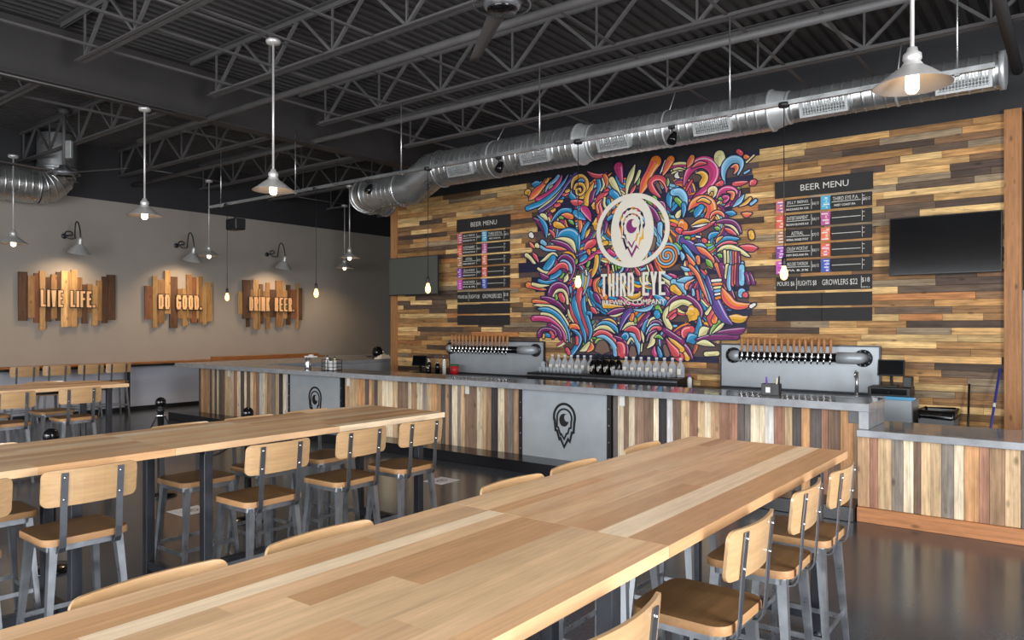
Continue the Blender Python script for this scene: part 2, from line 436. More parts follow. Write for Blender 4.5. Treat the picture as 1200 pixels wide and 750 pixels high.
# ---------------------------------------------------------------- roof steel
def joist(name, x0, x1, label, group):
    """open-web bar joist along X; local origin at its bottom chord"""
    t = thing(name, label, 'ceiling joist', (0, 0, 0), 0, group)
    a0, a1 = (x0 + 0.5, x1) if x0 > -12 else (x0, x1 - 0.45)
    m = MB()
    for s in (-1, 1):
        m.box(a0, a1, s*0.012 - (0.05 if s < 0 else 0), s*0.012 + (0.05 if s > 0 else 0), 0.0, 0.007)
        m.box(a0, a1, s*0.012 - 0.003, s*0.012 + 0.003, 0.0, 0.05)
    m.build('bottom_chord', M['joist'], t)
    m = MB()
    for s in (-1, 1):
        m.box(x0, x1, s*0.015 - (0.06 if s < 0 else 0), s*0.015 + (0.06 if s > 0 else 0), 0.583, 0.592)
        m.box(x0, x1, s*0.015 - 0.003, s*0.015 + 0.003, 0.53, 0.592)
    m.build('top_chord', M['joist'], t)
    m = MB(); p = 1.22; x = a0 + 0.15
    while x + p <= a1 + 0.2:
        m.bar((x, 0, 0.03), (x + p/2 - 0.03, 0, 0.56), 0.034, 0.034)
        m.bar((x + p/2 + 0.03, 0, 0.56), (min(x + p, a1), 0, 0.03), 0.034, 0.034)
        m.bar((x, 0, 0.03), (x, 0, 0.56), 0.022, 0.022)
        x += p
    m.build('web', M['joist'], t)
    KIDS[t.name] = [o for o in bpy.data.objects if o.parent == t]
    return t
main_ys = [9.15, 7.32, 5.5, 3.83, 2.0, 0.2, -1.6, -3.4]
jm = joist('ceiling_joist', -9.95, 5.0, '', 'bar joists over the bar and long tables')
ords = ['first', 'second', 'third', 'fourth', 'fifth', 'sixth', 'seventh', 'eighth', 'ninth', 'tenth']
for i, y in enumerate(main_ys):
    lab = 'grey painted open-web steel joist above the tables, %s out from the board-clad bar wall' % ords[i]
    if i == 0: jm.location = (0, y, 4.95); jm['label'] = lab
    else: dup(jm, lab, (0, y, 4.95))
jl = joist('ceiling_joist', -16.18, -10.15, '', 'bar joists over the wall with the slatted signs')
for i, y in enumerate([3.83, 5.5, 7.32, 9.15, 11.0, 12.8, 14.6, 2.0, 0.2]):
    lab = 'dark open-web steel joist over the sign wall, %s' % ['ending beside the air duct mouth', 'above the LIVE LIFE sign', 'between two of the signs', 'above the DO GOOD sign', 'above the DRINK BEER sign', 'just past the DRINK BEER sign', 'deep in the back passage', 'over the wall ledge stools', 'at the window end'][i]
    if i == 0: jl.location = (0, y, 4.95); jl['label'] = lab
    else: dup(jl, lab, (0, y, 4.95))
# the girder the joists bear on
b = MB(); b.box(-10.17, -9.93, -5.0, 18.0, 4.78, 4.80); b.box(-10.17, -9.93, -5.0, 18.0, 5.50, 5.53); b.box(-10.06, -10.04, -5.0, 18.0, 4.80, 5.50)
tag(b.build('roof_girder', M['girder']), 'deep dark steel I-beam that the ceiling joists end on', 'steel beam')
for i, x in enumerate([-11.6, -8.9, -7.85, -7.0, -6.15, -4.18, -2.88, -2.1, -0.62 + 0.5]):
    y1 = 10.8 if x > -9 else 17.8
    m = MB(); m.bar((x, -3.4, 4.985), (x, y1, 4.985), 0.04, 0.006); m.bar((x - 0.018, -3.4, 5.0), (x - 0.018, y1, 5.0), 0.005, 0.035)
    tag(m.build('bridging_angle', M['joist']), ['thin steel angle crossing the joists beyond the girder', 'thin steel angle crossing the joists close to the girder', 'thin steel angle crossing the joists between girder and cone lamp', 'thin steel angle crossing the joists right above the cone lamp of the middle table', 'thin steel angle crossing the joists above the cord bulb by the mural', 'thin steel angle crossing the joists behind the ceiling fan', 'thin steel angle crossing the joists above the chalkboard beside the mural', 'thin steel angle crossing the joists above the second chalkboard', 'thin steel angle crossing the joists past the wall end'][i], 'steel angle', 'bridging angles')
def pipe(name, p, q, r, label, m=None, cat='pipe'):
    b = MB(); b.tube([p, q], r, 14)
    return tag(b.build(name, m or M['joist']), label, cat)
pipe('ceiling_pipe', (-16.1, 7.6, 4.83), (4.9, 7.6, 4.83), 0.042, 'long grey painted pipe under the joists along the bar')
pipe('ceiling_pipe', (-12.05, 5.78, 4.8), (4.9, 5.78, 4.8), 0.045, 'grey painted pipe above the ceiling fan ending past the girder')
pipe('ceiling_pipe', (-0.63, 4.5, 4.9), (-0.63, 10.8, 4.9), 0.058, 'thick grey pipe running into the black wall above the cedar post')
for i, (x, y0, y1, z, lab) in enumerate([(-14.87, 7.3, 9.2, 4.962, 'thin conduit carrying the cone lamp by the DO GOOD sign'), (-15.15, 11.0, 12.85, 4.962, 'thin conduit carrying the deepest cone lamp in the passage'), (-7.06, 2.0, 5.4, 4.965, 'thin conduit feeding the cone lamp over the middle table'), (-10.0, 2.6, 5.3, 4.765, 'thin conduit clipped under the steel girder')]):
    pipe('conduit', (x, y0, z), (x, y1, z), 0.012, lab, cat='conduit')

# ---------------------------------------------------------------- painted mural on the board wall
MC = {'B': srgb(46, 152, 204), 'L': srgb(132, 196, 232), 'P': srgb(134, 42, 112), 'M': srgb(214, 62, 128), 'R': srgb(232, 84, 92),
      'O': srgb(242, 138, 44), 'Y': srgb(244, 182, 52), 'C': srgb(238, 228, 160), 'G': srgb(126, 186, 62), 'V': srgb(104, 74, 158),
      'K': srgb(124, 98, 84), 'W': srgb(240, 236, 224)}
NAVY = srgb(30, 30, 62)
CX, CZ = -5.8, 2.85
def catmull(P, n=6):
    if len(P) == 2: return [tuple(P[0][k] + (P[1][k] - P[0][k]) * t / n for k in range(3)) for t in range(n + 1)]
    out = []
    for i in range(len(P) - 1):
        p0 = P[max(i-1, 0)]; p1 = P[i]; p2 = P[i+1]; p3 = P[min(i+2, len(P)-1)]
        for t in range(n):
            t /= n
            out.append(tuple(0.5 * (2*p1[k] + (p2[k]-p0[k])*t + (2*p0[k]-5*p1[k]+4*p2[k]-p3[k])*t*t + (3*p1[k]-p0[k]-3*p2[k]+p3[k])*t**3) for k in range(3)))
    out.append(P[-1]); return out
class Paint:
    """flat coats of wall paint; each coat lies a hair above the one before it"""
    def __init__(self): self.mb = MB(); self.k = 0
    def ribbon(self, pts, grow, col, off=0.0, wk=1.0, cap=True):
        self.k += 1; y = -0.000012 * self.k; n = len(pts); vs = []; fs = []
        for i, (x, z, w) in enumerate(pts):
            a = pts[max(i-1, 0)]; c = pts[min(i+1, n-1)]
            dx, dz = c[0]-a[0], c[1]-a[1]; l = math.hypot(dx, dz) or 1; nx, nz = -dz/l, dx/l
            h = max(0.004, w*wk/2) + grow; ox, oz = nx*off*w, nz*off*w
            vs += [(x + ox + nx*h, y, z + oz + nz*h), (x + ox - nx*h, y, z + oz - nz*h)]
        for i in range(n - 1): fs.append((2*i, 2*i+1, 2*i+3, 2*i+2))
        if cap:
            for i, j in ((0, 1), (n-1, n-2)):
                x, z, w = pts[i]; dx, dz = x - pts[j][0], z - pts[j][1]; a0 = math.atan2(dz, dx); h = max(0.004, w*wk/2) + grow; b = len(vs)
                vs.append((x, y, z))
                for q in range(9):
                    a = a0 - PI/2 + PI*q/8; vs.append((x + h*math.cos(a), y, z + h*math.sin(a)))
                fs += [(b, b+1+q, b+2+q) for q in range(8)]
        self.mb.add(vs, fs, 0, col)
    def stroke(self, pts, c):
        mw = max(p[2] for p in pts)
        if len(pts) > 2:
            for i in (0, -1):
                if pts[i][2] < mw*0.75: pts[i] = (pts[i][0], pts[i][1], pts[i][2]*0.3)
        pts = catmull(pts)
        self.ribbon(pts, 0.018, NAVY)
        base = MC[c]; self.ribbon(pts, 0.0, base)
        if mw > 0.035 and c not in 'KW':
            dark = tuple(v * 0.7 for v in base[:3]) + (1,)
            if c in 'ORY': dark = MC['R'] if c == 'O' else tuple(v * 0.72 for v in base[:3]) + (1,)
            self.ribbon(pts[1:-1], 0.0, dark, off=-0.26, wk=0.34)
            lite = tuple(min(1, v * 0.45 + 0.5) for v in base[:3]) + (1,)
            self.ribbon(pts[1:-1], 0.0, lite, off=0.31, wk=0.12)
pa = Paint()
rnd = random.Random(11)
# ground coat: navy over most of each board row, ragged at both ends
for i in range(14, 49):
    z0, z1 = i*row, (i+1)*row
    t = (z0 - 1.25) / 3.1
    xl = -7.75 + 0.30*math.sin(t*9) + rnd.uniform(-0.18, 0.18); xr = -4.05 + 0.12*math.sin(t*7+1) + rnd.uniform(-0.2, 0.2)
    if t < 0.12: xl, xr = -7.1 + rnd.uniform(-.1, .1), -4.35 + rnd.uniform(-.1, .1)
    elif t < 0.35: xl = -7.55 + rnd.uniform(-.15, .15)
    pa.mb.add([(xl-CX, 0, z0-CZ), (xr-CX, 0, z0-CZ), (xr-CX, 0, z1-CZ-0.002), (xl-CX, 0, z1-CZ-0.002)], [(0, 1, 2, 3)], 0, NAVY if rnd.random() < 0.6 else srgb(92, 72, 68))
# small filler swirls under the big ones
keys = 'BLPMROYCGVKBLPRCY'
for i in range(150):
    x = rnd.uniform(-1.72, 1.66); z = rnd.uniform(-1.42, 1.5)
    if z < -1.15 and (x < -1.2 or x > 1.35): continue
    a = rnd.uniform(0, 2*PI); bend = rnd.choice((-1, 1))*rnd.uniform(0.6, 2.4); L = rnd.uniform(0.25, 0.55); w = rnd.uniform(0.028, 0.05); spine = []
    for q in range(6):
        spine.append((x, z, a)); x += L/5*math.cos(a); z += L/5*math.sin(a); a += bend/5
    nb = rnd.choice((2, 3, 4, 5))
    for k in range(nb):
        o = (k - (nb - 1)/2)*w*1.25
        pp = catmull([(px - math.sin(pa_)*o*(1 - .10*q), pz + math.cos(pa_)*o*(1 - .10*q), w*(0.55, 1.0, 1.0, 0.9, 0.7, 0.25)[q]) for q, (px, pz, pa_) in enumerate(spine)], 3)
        if not (-1.95 < pp[-1][0] < 1.9 and -1.5 < pp[-1][1] < 1.54): continue
        pa.ribbon(pp, 0.011, NAVY); pa.ribbon(pp, 0.0, MC[rnd.choice(keys)])
STROKES = """B -2049 1515 62 -1968 1505 123 -1878 1495 102 -1839 1539 51
O -1632 1578 40 -1720 1541 91 -1819 1456 91 -1938 1372 143 -2049 1286 103 -2110 1243 41
Y -1691 1561 50 -1746 1512 51
Y -2171 1381 83 -2120 1384 93 -2120 1318 41
L -1478 1576 79 -1574 1507 60 -1710 1427 50 -1760 1320 40
C -1564 1442 20 -1632 1394 90 -1671 1334 30
M -1401 1598 49 -1458 1494 69 -1593 1365 70 -1769 1272 81 -1938 1233 61
B -1268 1597 23 -1382 1453 49 -1574 1299 60 -1829 1165 91 -2151 1091 83
C -1212 1574 20 -1344 1401 39 -1535 1231 50 -1730 1123 60 -1918 1044 41
V -1119 1586 58 -1287 1442 49 -1439 1269 49 -1613 1127 60 -1868 1007 51
Y -1203 1322 39 -1175 1460 58 -1101 1521 73 -990 1523 73 -899 1427 76 -899 1287 76 -963 1178 73 -1045 1163 38
B -1082 1441 29 -1008 1463 58 -935 1431 19
Y -1138 1330 43 -1101 1396 48 -990 1391 48 -935 1307 48 -990 1228 42 -1078 1229 39 -1101 1302 35 -1027 1310 42 -1018 1262 29
B -1212 1323 29 -1222 1245 78 -1156 1175 87 -1101 1138 39
R -1222 1127 39 -1138 1095 97 -1027 1083 77 -953 1076 19
Y -755 1394 38 -808 1293 66 -890 1163 86 -899 1039 86
P -701 1281 19 -772 1212 75 -799 1091 76
B -665 1430 66 -648 1305 75 -710 1174 56
C -577 1434 37 -559 1326 37 -612 1240 28
R -881 1595 38 -772 1520 66 -630 1487 65 -507 1525 46
Y -794 1006 57 -763 1003 113 -728 999 113
Y -763 695 132 -719 691 206 -683 688 206
R -493 1211 92 -612 1102 112 -648 938 112 -612 766 93
W -493 1158 18 -568 1083 22 -586 932 22 -559 792 15
M -808 737 19 -863 850 114 -953 952 134 -1008 1004 77
B -917 778 38 -1027 850 115 -1128 914 97
B -1632 792 20 -1535 896 50 -1401 979 69 -1231 963 78
O -1420 901 30 -1306 891 88 -1203 850 87
Y -1535 752 99 -1439 720 99 -1325 671 29
G -1268 800 29 -1203 763 58 -1156 720 29
G -1439 863 49 -1382 850 39
O -1027 740 77 -1018 662 77 -1027 569 29
B -863 711 57 -935 624 76 -981 472 57
Y -826 615 38 -881 542 66 -917 467 38
C -1829 922 101 -1760 892 101 -1710 847 60
P -2009 906 31 -1908 832 82 -1809 726 91 -1750 560 60
B -1928 947 41 -1799 806 81 -1740 688 81 -1730 526 40
R -1278 1275 59 -1363 1245 59
B -1372 1198 43 -1439 1165 43
Y -1401 1145 49 -1478 1137 50
R -1458 1088 59 -1535 1079 60
Y -1555 1009 50 -1622 984 50
P -1652 954 40 -1691 926 40
Y -1259 1312 49 -1306 1302 49
R -1671 667 40 -1593 597 60 -1555 514 40
O -541 1487 56 -497 1391 74 -506 1285 28
M -281 1590 164 -247 1466 109 -205 1311 36
C -410 1395 101 -350 1298 92 -230 1119 27
C 22 1580 72 -45 1426 99 -112 1255 63 -129 1078 27
C 112 1473 44 71 1382 53 13 1285 18
G 112 1362 27 88 1291 44 63 1250 18
R 38 1253 36 -12 1184 54 -78 1102 27
O 396 1589 192 299 1441 140 202 1263 158 120 1096 106
W 570 1580 31 522 1471 34 475 1390 21
O 655 1582 128 585 1463 94 522 1355 60
R 585 1074 26 585 1189 69 507 1299 78 396 1327 87 307 1265 87 348 1144 87 475 1014 52
K 427 1222 52 491 1085 26
G 609 1301 26 609 1230 51 601 1173 17
B 740 1100 34 648 1039 94 632 926 85 655 823 26
P 427 932 52 507 895 103 570 759 68
R -471 1190 37 -612 1129 112 -665 1012 112 -629 886 112 -629 733 93
O -594 1097 28 -691 1000 41 -665 874 41
B -402 1183 110 -316 1113 109 -247 1061 27
C -541 1107 37 -550 1001 46 -489 904 37
B -471 1054 65 -454 976 64
G 364 1026 52 396 993 52
M 877 1147 42 937 1323 100 1057 1449 149 1219 1469 181 1350 1368 179 1364 1228 146 1278 1100 98 1146 1004 74 1012 920 66
R 1012 1412 33 1131 1460 66 1249 1444 49
Y 1072 1320 25 1175 1307 66 1227 1231 98 1175 1140 99 1146 1102 66
R 1012 1215 25 967 1150 33 922 1071 25
O 1012 1567 83 982 1501 100 937 1422 33
C 1450 1534 162 1458 1464 162 1450 1369 32
L 1543 1097 16 1514 1251 64 1550 1383 112 1648 1452 112 1759 1423 95 1787 1338 71 1738 1209 40
O 1627 1332 16 1704 1349 63 1718 1293 55 1676 1231 24
W 778 1372 42 755 1318 68 801 1283 51
C 708 1423 26 801 1433 25 892 1400 13
R 1683 1081 63 1787 1082 63 1882 1091 47
R 1923 1039 47 1950 1063 93 1977 1073 78
L 1841 1224 31 1909 1255 23
O 1855 1464 63 1909 1429 47
C 1977 1467 23 1869 1381 24
R 1745 1560 63 1787 1520 63
R 1408 1099 48 1479 1118 80
C 1278 976 41 1307 1042 65 1379 1047 65 1393 977 48 1350 912 32
M 1408 893 24 1479 995 80 1592 1010 112 1690 944 111 1662 825 79 1536 756 40
O 1578 977 40 1662 947 55 1648 867 48
G 1450 888 32 1493 884 48
M 1522 908 48 1578 888 64 1536 838 48
P 1773 976 31 1731 859 55 1648 772 48
L 1828 902 47 1759 815 71 1662 744 32
Y 1923 839 39 1855 779 47 1759 741 24
L 2004 803 39 1936 757 39
L 701 1067 102 816 1054 118 892 933 100 899 734 67
G 755 947 68 816 884 67 831 811 34
O 952 757 25 1042 861 116 1175 903 131 1307 834 146 1328 694 146 1227 550 114 1102 505 58 1012 477 25
Y 1102 876 33 1190 902 49 1292 849 41
B 1161 779 98 1094 701 115 1072 647 82
B -1497 499 20 -1401 571 118 -1231 574 175 -1101 470 173 -1054 248 57
C -1535 494 50 -1363 473 78 -1194 398 97 -1110 220 29
P -1632 477 30 -1478 418 99 -1287 342 88 -1138 222 29
O -1789 374 30 -1632 356 60 -1439 320 59 -1306 288 29
L -1849 378 51 -1730 314 40 -1516 285 30
L -1819 465 81 -1750 420 60
W -2069 606 93 -2039 579 72
C -1938 409 82 -1908 390 61
O -2100 477 31 -2049 416 62 -1978 362 20
C -2171 251 73 -2090 197 62 -2009 111 51 -1958 84 20
R -2029 276 51 -1968 207 71 -1898 105 30
C -1858 111 30 -1769 147 50 -1652 221 60 -1555 231 50 -1487 187 30
B -1584 153 119 -1652 68 150 -1740 -16 121
C -1908 -8 41 -1789 -78 50 -1671 -92 40
P -1478 115 49 -1401 174 59 -1287 168 78 -1184 84 87 -1156 -28 77 -1194 -152 68 -1250 -260 48
L -1478 51 30 -1382 94 59 -1268 41 68 -1212 -57 58 -1212 -135 29
R -1710 -130 40 -1574 -56 79 -1439 26 88 -1325 12 88 -1268 -70 58
B -1439 -94 79 -1535 -153 79 -1671 -196 60
P -1868 -91 61 -1789 -159 101 -1671 -180 60
B -1888 -220 51 -1750 -266 60 -1535 -241 49
C -1278 -132 49 -1306 -210 88 -1363 -271 49
G -1363 -129 39 -1420 -190 39
O -2130 -293 103 -2009 -322 82 -1829 -376 50 -1730 -387 20
C -2029 -280 51 -1868 -318 61 -1671 -317 30
P -1652 -470 100 -1593 -359 119 -1458 -316 118 -1325 -384 117 -1287 -511 97
C -1574 -504 40 -1497 -418 49 -1382 -414 49 -1306 -495 49 -1278 -638 49
R -1420 -500 78 -1372 -588 98
R -953 265 29 -863 337 132 -755 384 113
M -559 218 83 -683 210 65 -790 140 56 -935 62 47 -1082 0 29
Y -692 134 75 -701 -4 84 -755 -139 66 -790 -215 19
B -917 147 76 -990 104 76 -1027 67 38
G -844 50 47 -872 -11 47
W -908 -86 28 -890 -165 28
G -1091 94 48 -1101 48 38
O -853 236 76 -835 189 38
Y -737 260 66 -772 254 38
O -701 -249 47 -746 -340 75 -683 -465 74 -595 -559 55
Y -630 -252 28 -665 -343 37 -595 -467 37
B -612 -283 65 -621 -344 74 -586 -391 37
R -1027 -330 57 -1036 -455 95 -1045 -548 95
B -1119 -453 48 -1119 -547 77
B -835 -414 85 -808 -523 94
M -701 -510 56 -665 -557 56
B -471 747 55 -385 800 55
O -316 899 55 -385 845 37
P -506 689 55 -524 599 55 -541 509 37
Y -506 355 74 -594 345 74
M -454 215 73 -350 148 55
P 235 934 53 364 790 87 459 622 69
L 475 577 86 475 476 77 507 372 34
K 364 353 87 332 210 87
O 793 514 151 823 518 226 854 509 184
R 770 473 67 823 447 84
R 877 415 50 1012 411 50 1161 449 57 1307 513 49 1400 554 32
Y 997 518 17 1116 557 66 1219 576 57 1307 548 24
W 1012 496 20 1146 506 33 1263 524 16
O 1307 603 32 1350 669 40 1436 688 48 1507 640 40 1522 598 24
B 1550 671 40 1648 648 79 1704 636 47
O 1807 633 47 1869 607 78 1943 620 47
P 1408 539 32 1522 543 64 1648 519 71 1731 444 71 1787 345 39
C 1536 487 16 1634 459 32 1704 392 39 1752 321 16
R 1536 433 32 1620 385 63 1718 317 24
G 1379 459 32 1422 442 56 1472 424 16
B 1292 286 49 1321 339 81 1393 361 64 1450 371 24
B 1393 182 16 1465 246 48 1564 280 64 1704 263 47 1759 259 16
R 1408 154 16 1507 202 40 1620 215 47 1731 194 24
C 1422 91 24 1507 141 56 1634 146 63 1759 91 55 1855 24 47 1916 -13 31
R 1773 150 39 1869 124 86 1963 105 93 2024 107 62
Y 1936 334 77 1950 272 77
Y 1408 223 16 1436 276 48 1507 312 32
G 1422 43 32 1465 27 64 1493 -2 16
C 1536 91 40 1550 -60 48 1536 -224 40
C 1592 74 40 1599 -63 48 1578 -226 48
L 1634 71 32 1641 -38 32 1627 -228 32
R 1669 69 24 1676 -230 24
O 1711 60 31 1711 -231 39
P 1752 50 31 1752 -233 39
L 1807 -101 39 1807 -236 55
V 862 303 100 1012 208 116 1161 86 98 1278 -18 65 1393 -190 64
B 877 216 50 967 98 66 1072 -63 49 1131 -206 33
O 922 86 17 997 -31 66 1072 -147 66 1102 -218 33
O 1087 189 33 1175 127 82 1292 37 57 1379 -79 56 1436 -219 40
L 1057 219 25 1161 212 41 1249 164 24
P 1379 32 32 1436 -82 64 1493 -222 64
G 1241 -16 32 1292 -74 81 1350 -146 24
O 1109 19 66 1124 -66 49
L 831 120 50 862 47 67 854 -9 33
L 831 -107 33 907 -153 58 1012 -172 17
C 778 693 84 801 734 67 831 773 25
B 877 854 67 884 768 67 869 656 20
G 739 240 67 816 178 50
W 1087 343 25 1146 331 25
R 1205 278 65 1227 263 65
G 907 342 33 967 330 50
C -2009 -659 31 -1769 -671 70 -1535 -739 69 -1382 -868 59 -1268 -1011 39 -1231 -1168 23
O -2009 -586 61 -1809 -606 50 -1593 -642 30
P -1839 -524 61 -1671 -560 90 -1478 -644 79 -1325 -758 49
B -1908 -726 41 -1710 -753 100 -1516 -835 89 -1382 -963 78 -1268 -1153 58 -1240 -1310 48
C -1829 -816 50 -1652 -850 60 -1478 -963 59 -1344 -1122 49 -1287 -1264 39
M -2009 -896 92 -1829 -897 91 -1652 -930 90 -1478 -1043 79 -1363 -1185 68 -1325 -1311 49
P -1652 -1027 100 -1478 -1122 98 -1420 -1233 78
P -1878 -1189 101 -1829 -1108 61 -1691 -1091 60 -1555 -1139 69 -1526 -1218 59
R -1632 -1139 50 -1584 -1219 79
B -1730 -1188 60 -1671 -1203 60
Y -1779 -1188 40 -1789 -1237 40
R -1420 -502 98 -1372 -583 98 -1354 -631 29
G -1516 -500 49 -1506 -556 49
C -1268 -743 39 -1231 -854 58 -1138 -995 19
R -1231 -633 39 -1184 -807 58 -1082 -964 67 -1008 -1105 57 -935 -1306 38
B -1101 -495 77 -1138 -619 115 -1101 -776 105 -1008 -965 76 -935 -1167 66 -917 -1322 47
R -1027 -419 114 -1045 -543 105 -1008 -700 95 -935 -934 85 -863 -1120 66 -844 -1259 38
B -917 -515 47 -953 -607 76 -935 -763 76 -863 -950 75 -808 -1119 66 -844 -1274 38
B -835 -440 94 -790 -564 94 -737 -704 65 -630 -782 28
C -853 -578 23 -790 -703 28 -648 -813 19
M -719 -505 37 -665 -567 112 -665 -674 93
O -612 -431 56 -524 -555 92
R -808 -718 56 -755 -765 84 -683 -828 28
B -630 -690 37 -577 -768 83 -507 -814 64
O -1194 -1042 96 -1101 -1042 86 -1027 -1089 38
B -1194 -1090 39 -1082 -1152 57 -1027 -1261 86 -1101 -1402 86 -1194 -1514 77
R -1082 -1230 57 -1082 -1340 48
R -1287 -1437 68 -1250 -1500 68
C -835 -1336 75 -917 -1415 95 -1027 -1463 29
O -799 -1320 66 -790 -1397 94 -881 -1476 38
B -863 -810 57 -808 -826 47 -799 -919 38
R 22 -67 35 88 -174 71 120 -219 35
L -179 -42 27 -213 -116 36 -264 -158 18
C -385 -32 27 -367 -124 22
R -471 -28 37 -463 -150 46
G -324 -35 27 -316 -111 18
P -95 -46 45 -129 -134 45
R 307 -52 43 348 -156 43
C 251 -64 26 283 -153 26
O -629 -219 46 -718 -292 75 -700 -431 75 -612 -540 56 -559 -587 37
Y -594 -235 22 -665 -325 37 -629 -464 28
B -576 -282 74 -629 -341 56
B -826 -427 56 -754 -537 94 -629 -678 83 -471 -817 55
P -718 -507 75 -665 -585 93 -612 -663 37
Y -541 -694 83 -385 -705 64 -179 -715 27
P -489 -832 55 -333 -788 91 -146 -746 36
C -436 -863 18 -316 -864 36 -163 -805 14
M -247 -549 36 -163 -611 45 5 -689 44 170 -677 44 235 -605 35
C -196 -536 27 -62 -598 45 104 -602 44 170 -559 26
Y -112 -538 36 -12 -555 71 104 -528 62 120 -470 35
B 364 -535 69 459 -595 103 570 -670 102
L 364 -680 26 283 -752 61 137 -779 44 5 -763 18
L 507 -206 34 632 -269 59 737 -345 42
C 507 -264 26 632 -355 59 737 -445 50
R 570 -367 34 663 -471 51 737 -545 42
O 585 -569 34 632 -614 51
M 632 -212 25 737 -259 50
P 570 -425 51 616 -527 68
C 679 -672 25 585 -800 68 570 -915 85 648 -1058 85
R 737 -787 50 648 -858 51 601 -900 17
R 737 -859 50 663 -915 51
P 580 -714 47 708 -618 93 877 -583 114 1042 -664 113 1144 -800 101 1154 -916 67
C 644 -794 70 708 -716 104 856 -660 80 981 -702 68 1053 -761 34
Y 939 -837 160 981 -837 250 1032 -847 204
B 1134 -896 67 1134 -1050 90 1063 -1185 90
R 877 -1226 69 898 -1128 137 1001 -1089 113
B 939 -1264 114 1011 -1224 181 1083 -1185 113
P 708 -1228 139 835 -1324 138 939 -1419 114 1022 -1534 91
Y 708 -1287 93 835 -1422 103 939 -1536 80
R 708 -1424 162 814 -1520 138
P 1083 -1243 56 1285 -1203 89 1522 -1191 87 1714 -1189 86
C 1093 -1301 45 1225 -1289 89 1375 -1335 44
C 1124 -1194 34 1205 -1108 134 1285 -1069 67
P 1345 -1145 44 1561 -1116 65 1752 -1105 97 1847 -1068 53
Y 1561 -900 44 1695 -919 119 1809 -929 96 1884 -893 26
G 1305 -1164 22 1384 -1050 88 1483 -937 55
C 1345 -1145 22 1463 -1050 55 1541 -975 22
R 1365 -765 66 1315 -898 111 1325 -1031 67
O 1404 -861 55 1375 -955 88
C 1325 -746 33 1255 -840 56
V 1265 -268 89 1305 -479 133 1404 -690 154 1522 -899 131 1657 -1012 43
B 1083 -106 56 1164 -340 79 1265 -554 67 1335 -708 44
O 981 -101 46 1104 -242 56 1205 -476 45 1285 -669 22
O 1404 -103 55 1502 -315 66 1561 -486 44
P 1483 -107 66 1580 -374 87 1695 -640 54
W 1345 -347 40 1473 -342 40
O 1355 -404 35 1483 -399 39
C 1375 -456 31 1473 -450 35
L 1384 -506 31 1473 -499 35
W 1394 -557 31 1473 -544 31
O 1404 -614 35 1473 -601 35
O 1502 -466 66 1561 -599 131 1676 -714 119 1828 -735 86 1959 -710 32
W 1940 -746 53 1987 -719 42
C 1580 -131 55 1570 -299 65
L 1628 -152 54 1599 -394 54 1619 -488 43
R 1676 -154 48 1667 -415 48
O 1714 -137 43 1705 -398 43
P 1752 -139 47 1743 -418 54
L 1800 -160 75 1800 -401 75
P 1866 -256 43 1903 -405 43
P 1922 -258 32 1977 -407 42
L 1800 -531 107 1790 -568 86
R 1856 -578 85 1866 -588 53
L 708 -343 93 835 -406 115 918 -545 46
Y 708 -441 116 814 -523 69
L 772 -326 58 918 -312 91 1042 -278 23
O 929 -448 46 939 -390 57 1063 -317 34
P 981 -469 34 1022 -393 45
L 1032 -471 34 1042 -548 45
R 1104 -492 34 1124 -627 34
C 1245 -1461 67 1424 -1447 66
Y -598 -941 24 -463 -929 47 -359 -968 39 -300 -1033 23
B -705 -1046 32 -583 -987 64 -448 -1000 79 -329 -1072 70 -285 -1149 39
C -751 -1112 32 -629 -1059 56 -478 -1066 63 -344 -1150 31
R -767 -1205 32 -644 -1145 80 -493 -1164 87 -359 -1267 78 -314 -1370 47
L -690 -1218 32 -568 -1210 56 -433 -1280 63 -344 -1396 78 -329 -1500 78
G -721 -1324 32 -659 -1283 80 -553 -1262 24
K -721 -1456 64 -583 -1400 254 -448 -1450 94
P -359 -1202 47 -212 -1265 77 -125 -1367 61 -117 -1495 61
R -300 -1305 62 -226 -1368 155 -212 -1497 139
B -212 -1200 62 -139 -1200 138 -125 -1264 46
L -67 -1148 46 19 -1211 91 90 -1338 68 104 -1489 45
C -96 -1315 38 -38 -1237 38 19 -1300 23
K -9 -1403 91 -9 -1492 137
R -168 -1110 31 -52 -1071 92 62 -1109 91 111 -1223 68 118 -1286 30
C -197 -1097 23 -96 -1007 54 19 -988 53 62 -1014 15
V -52 -790 92 -139 -866 108 -212 -1007 54 -241 -1110 15
O -9 -854 61 -31 -918 76
G 40 -906 30 40 -957 46
P 286 -832 60 203 -919 75 104 -1033 60
B 175 -1121 60 231 -983 60 314 -908 37
C 245 -1046 15 314 -945 52 410 -914 59 506 -958 29
P 259 -1096 30 342 -983 52 451 -971 52 519 -1021 29
L 231 -1172 22 300 -1058 37 397 -1014 44 506 -1045 22
R 286 -1133 30 369 -1071 59 479 -1070 59
P 245 -1285 30 300 -1171 45 410 -1108 37
C 424 -1133 30 355 -1208 59 342 -1296 89 259 -1385 60
G 383 -1220 30 451 -1195 52 533 -1244 29
M 383 -1358 30 369 -1446 74 397 -1495 59
B 438 -1357 30 465 -1431 59 492 -1505 59
K 560 -1355 59 600 -1478 88
P 560 -1095 73 694 -1181 87 852 -1277 86
Y 627 -1218 22 720 -1291 72 852 -1399 86
R 587 -1231 37 640 -1317 58 747 -1450 130 800 -1498 86
C 147 -1109 23 175 -1210 45 189 -1298 15
C 161 -1324 18 147 -1438 23
G 438 -746 89 499 -809 44
B 424 -833 103 438 -871 89"""
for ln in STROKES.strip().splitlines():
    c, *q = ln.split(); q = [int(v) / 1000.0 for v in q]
    pa.stroke([tuple(q[i:i+3]) for i in range(0, len(q), 3)], c)
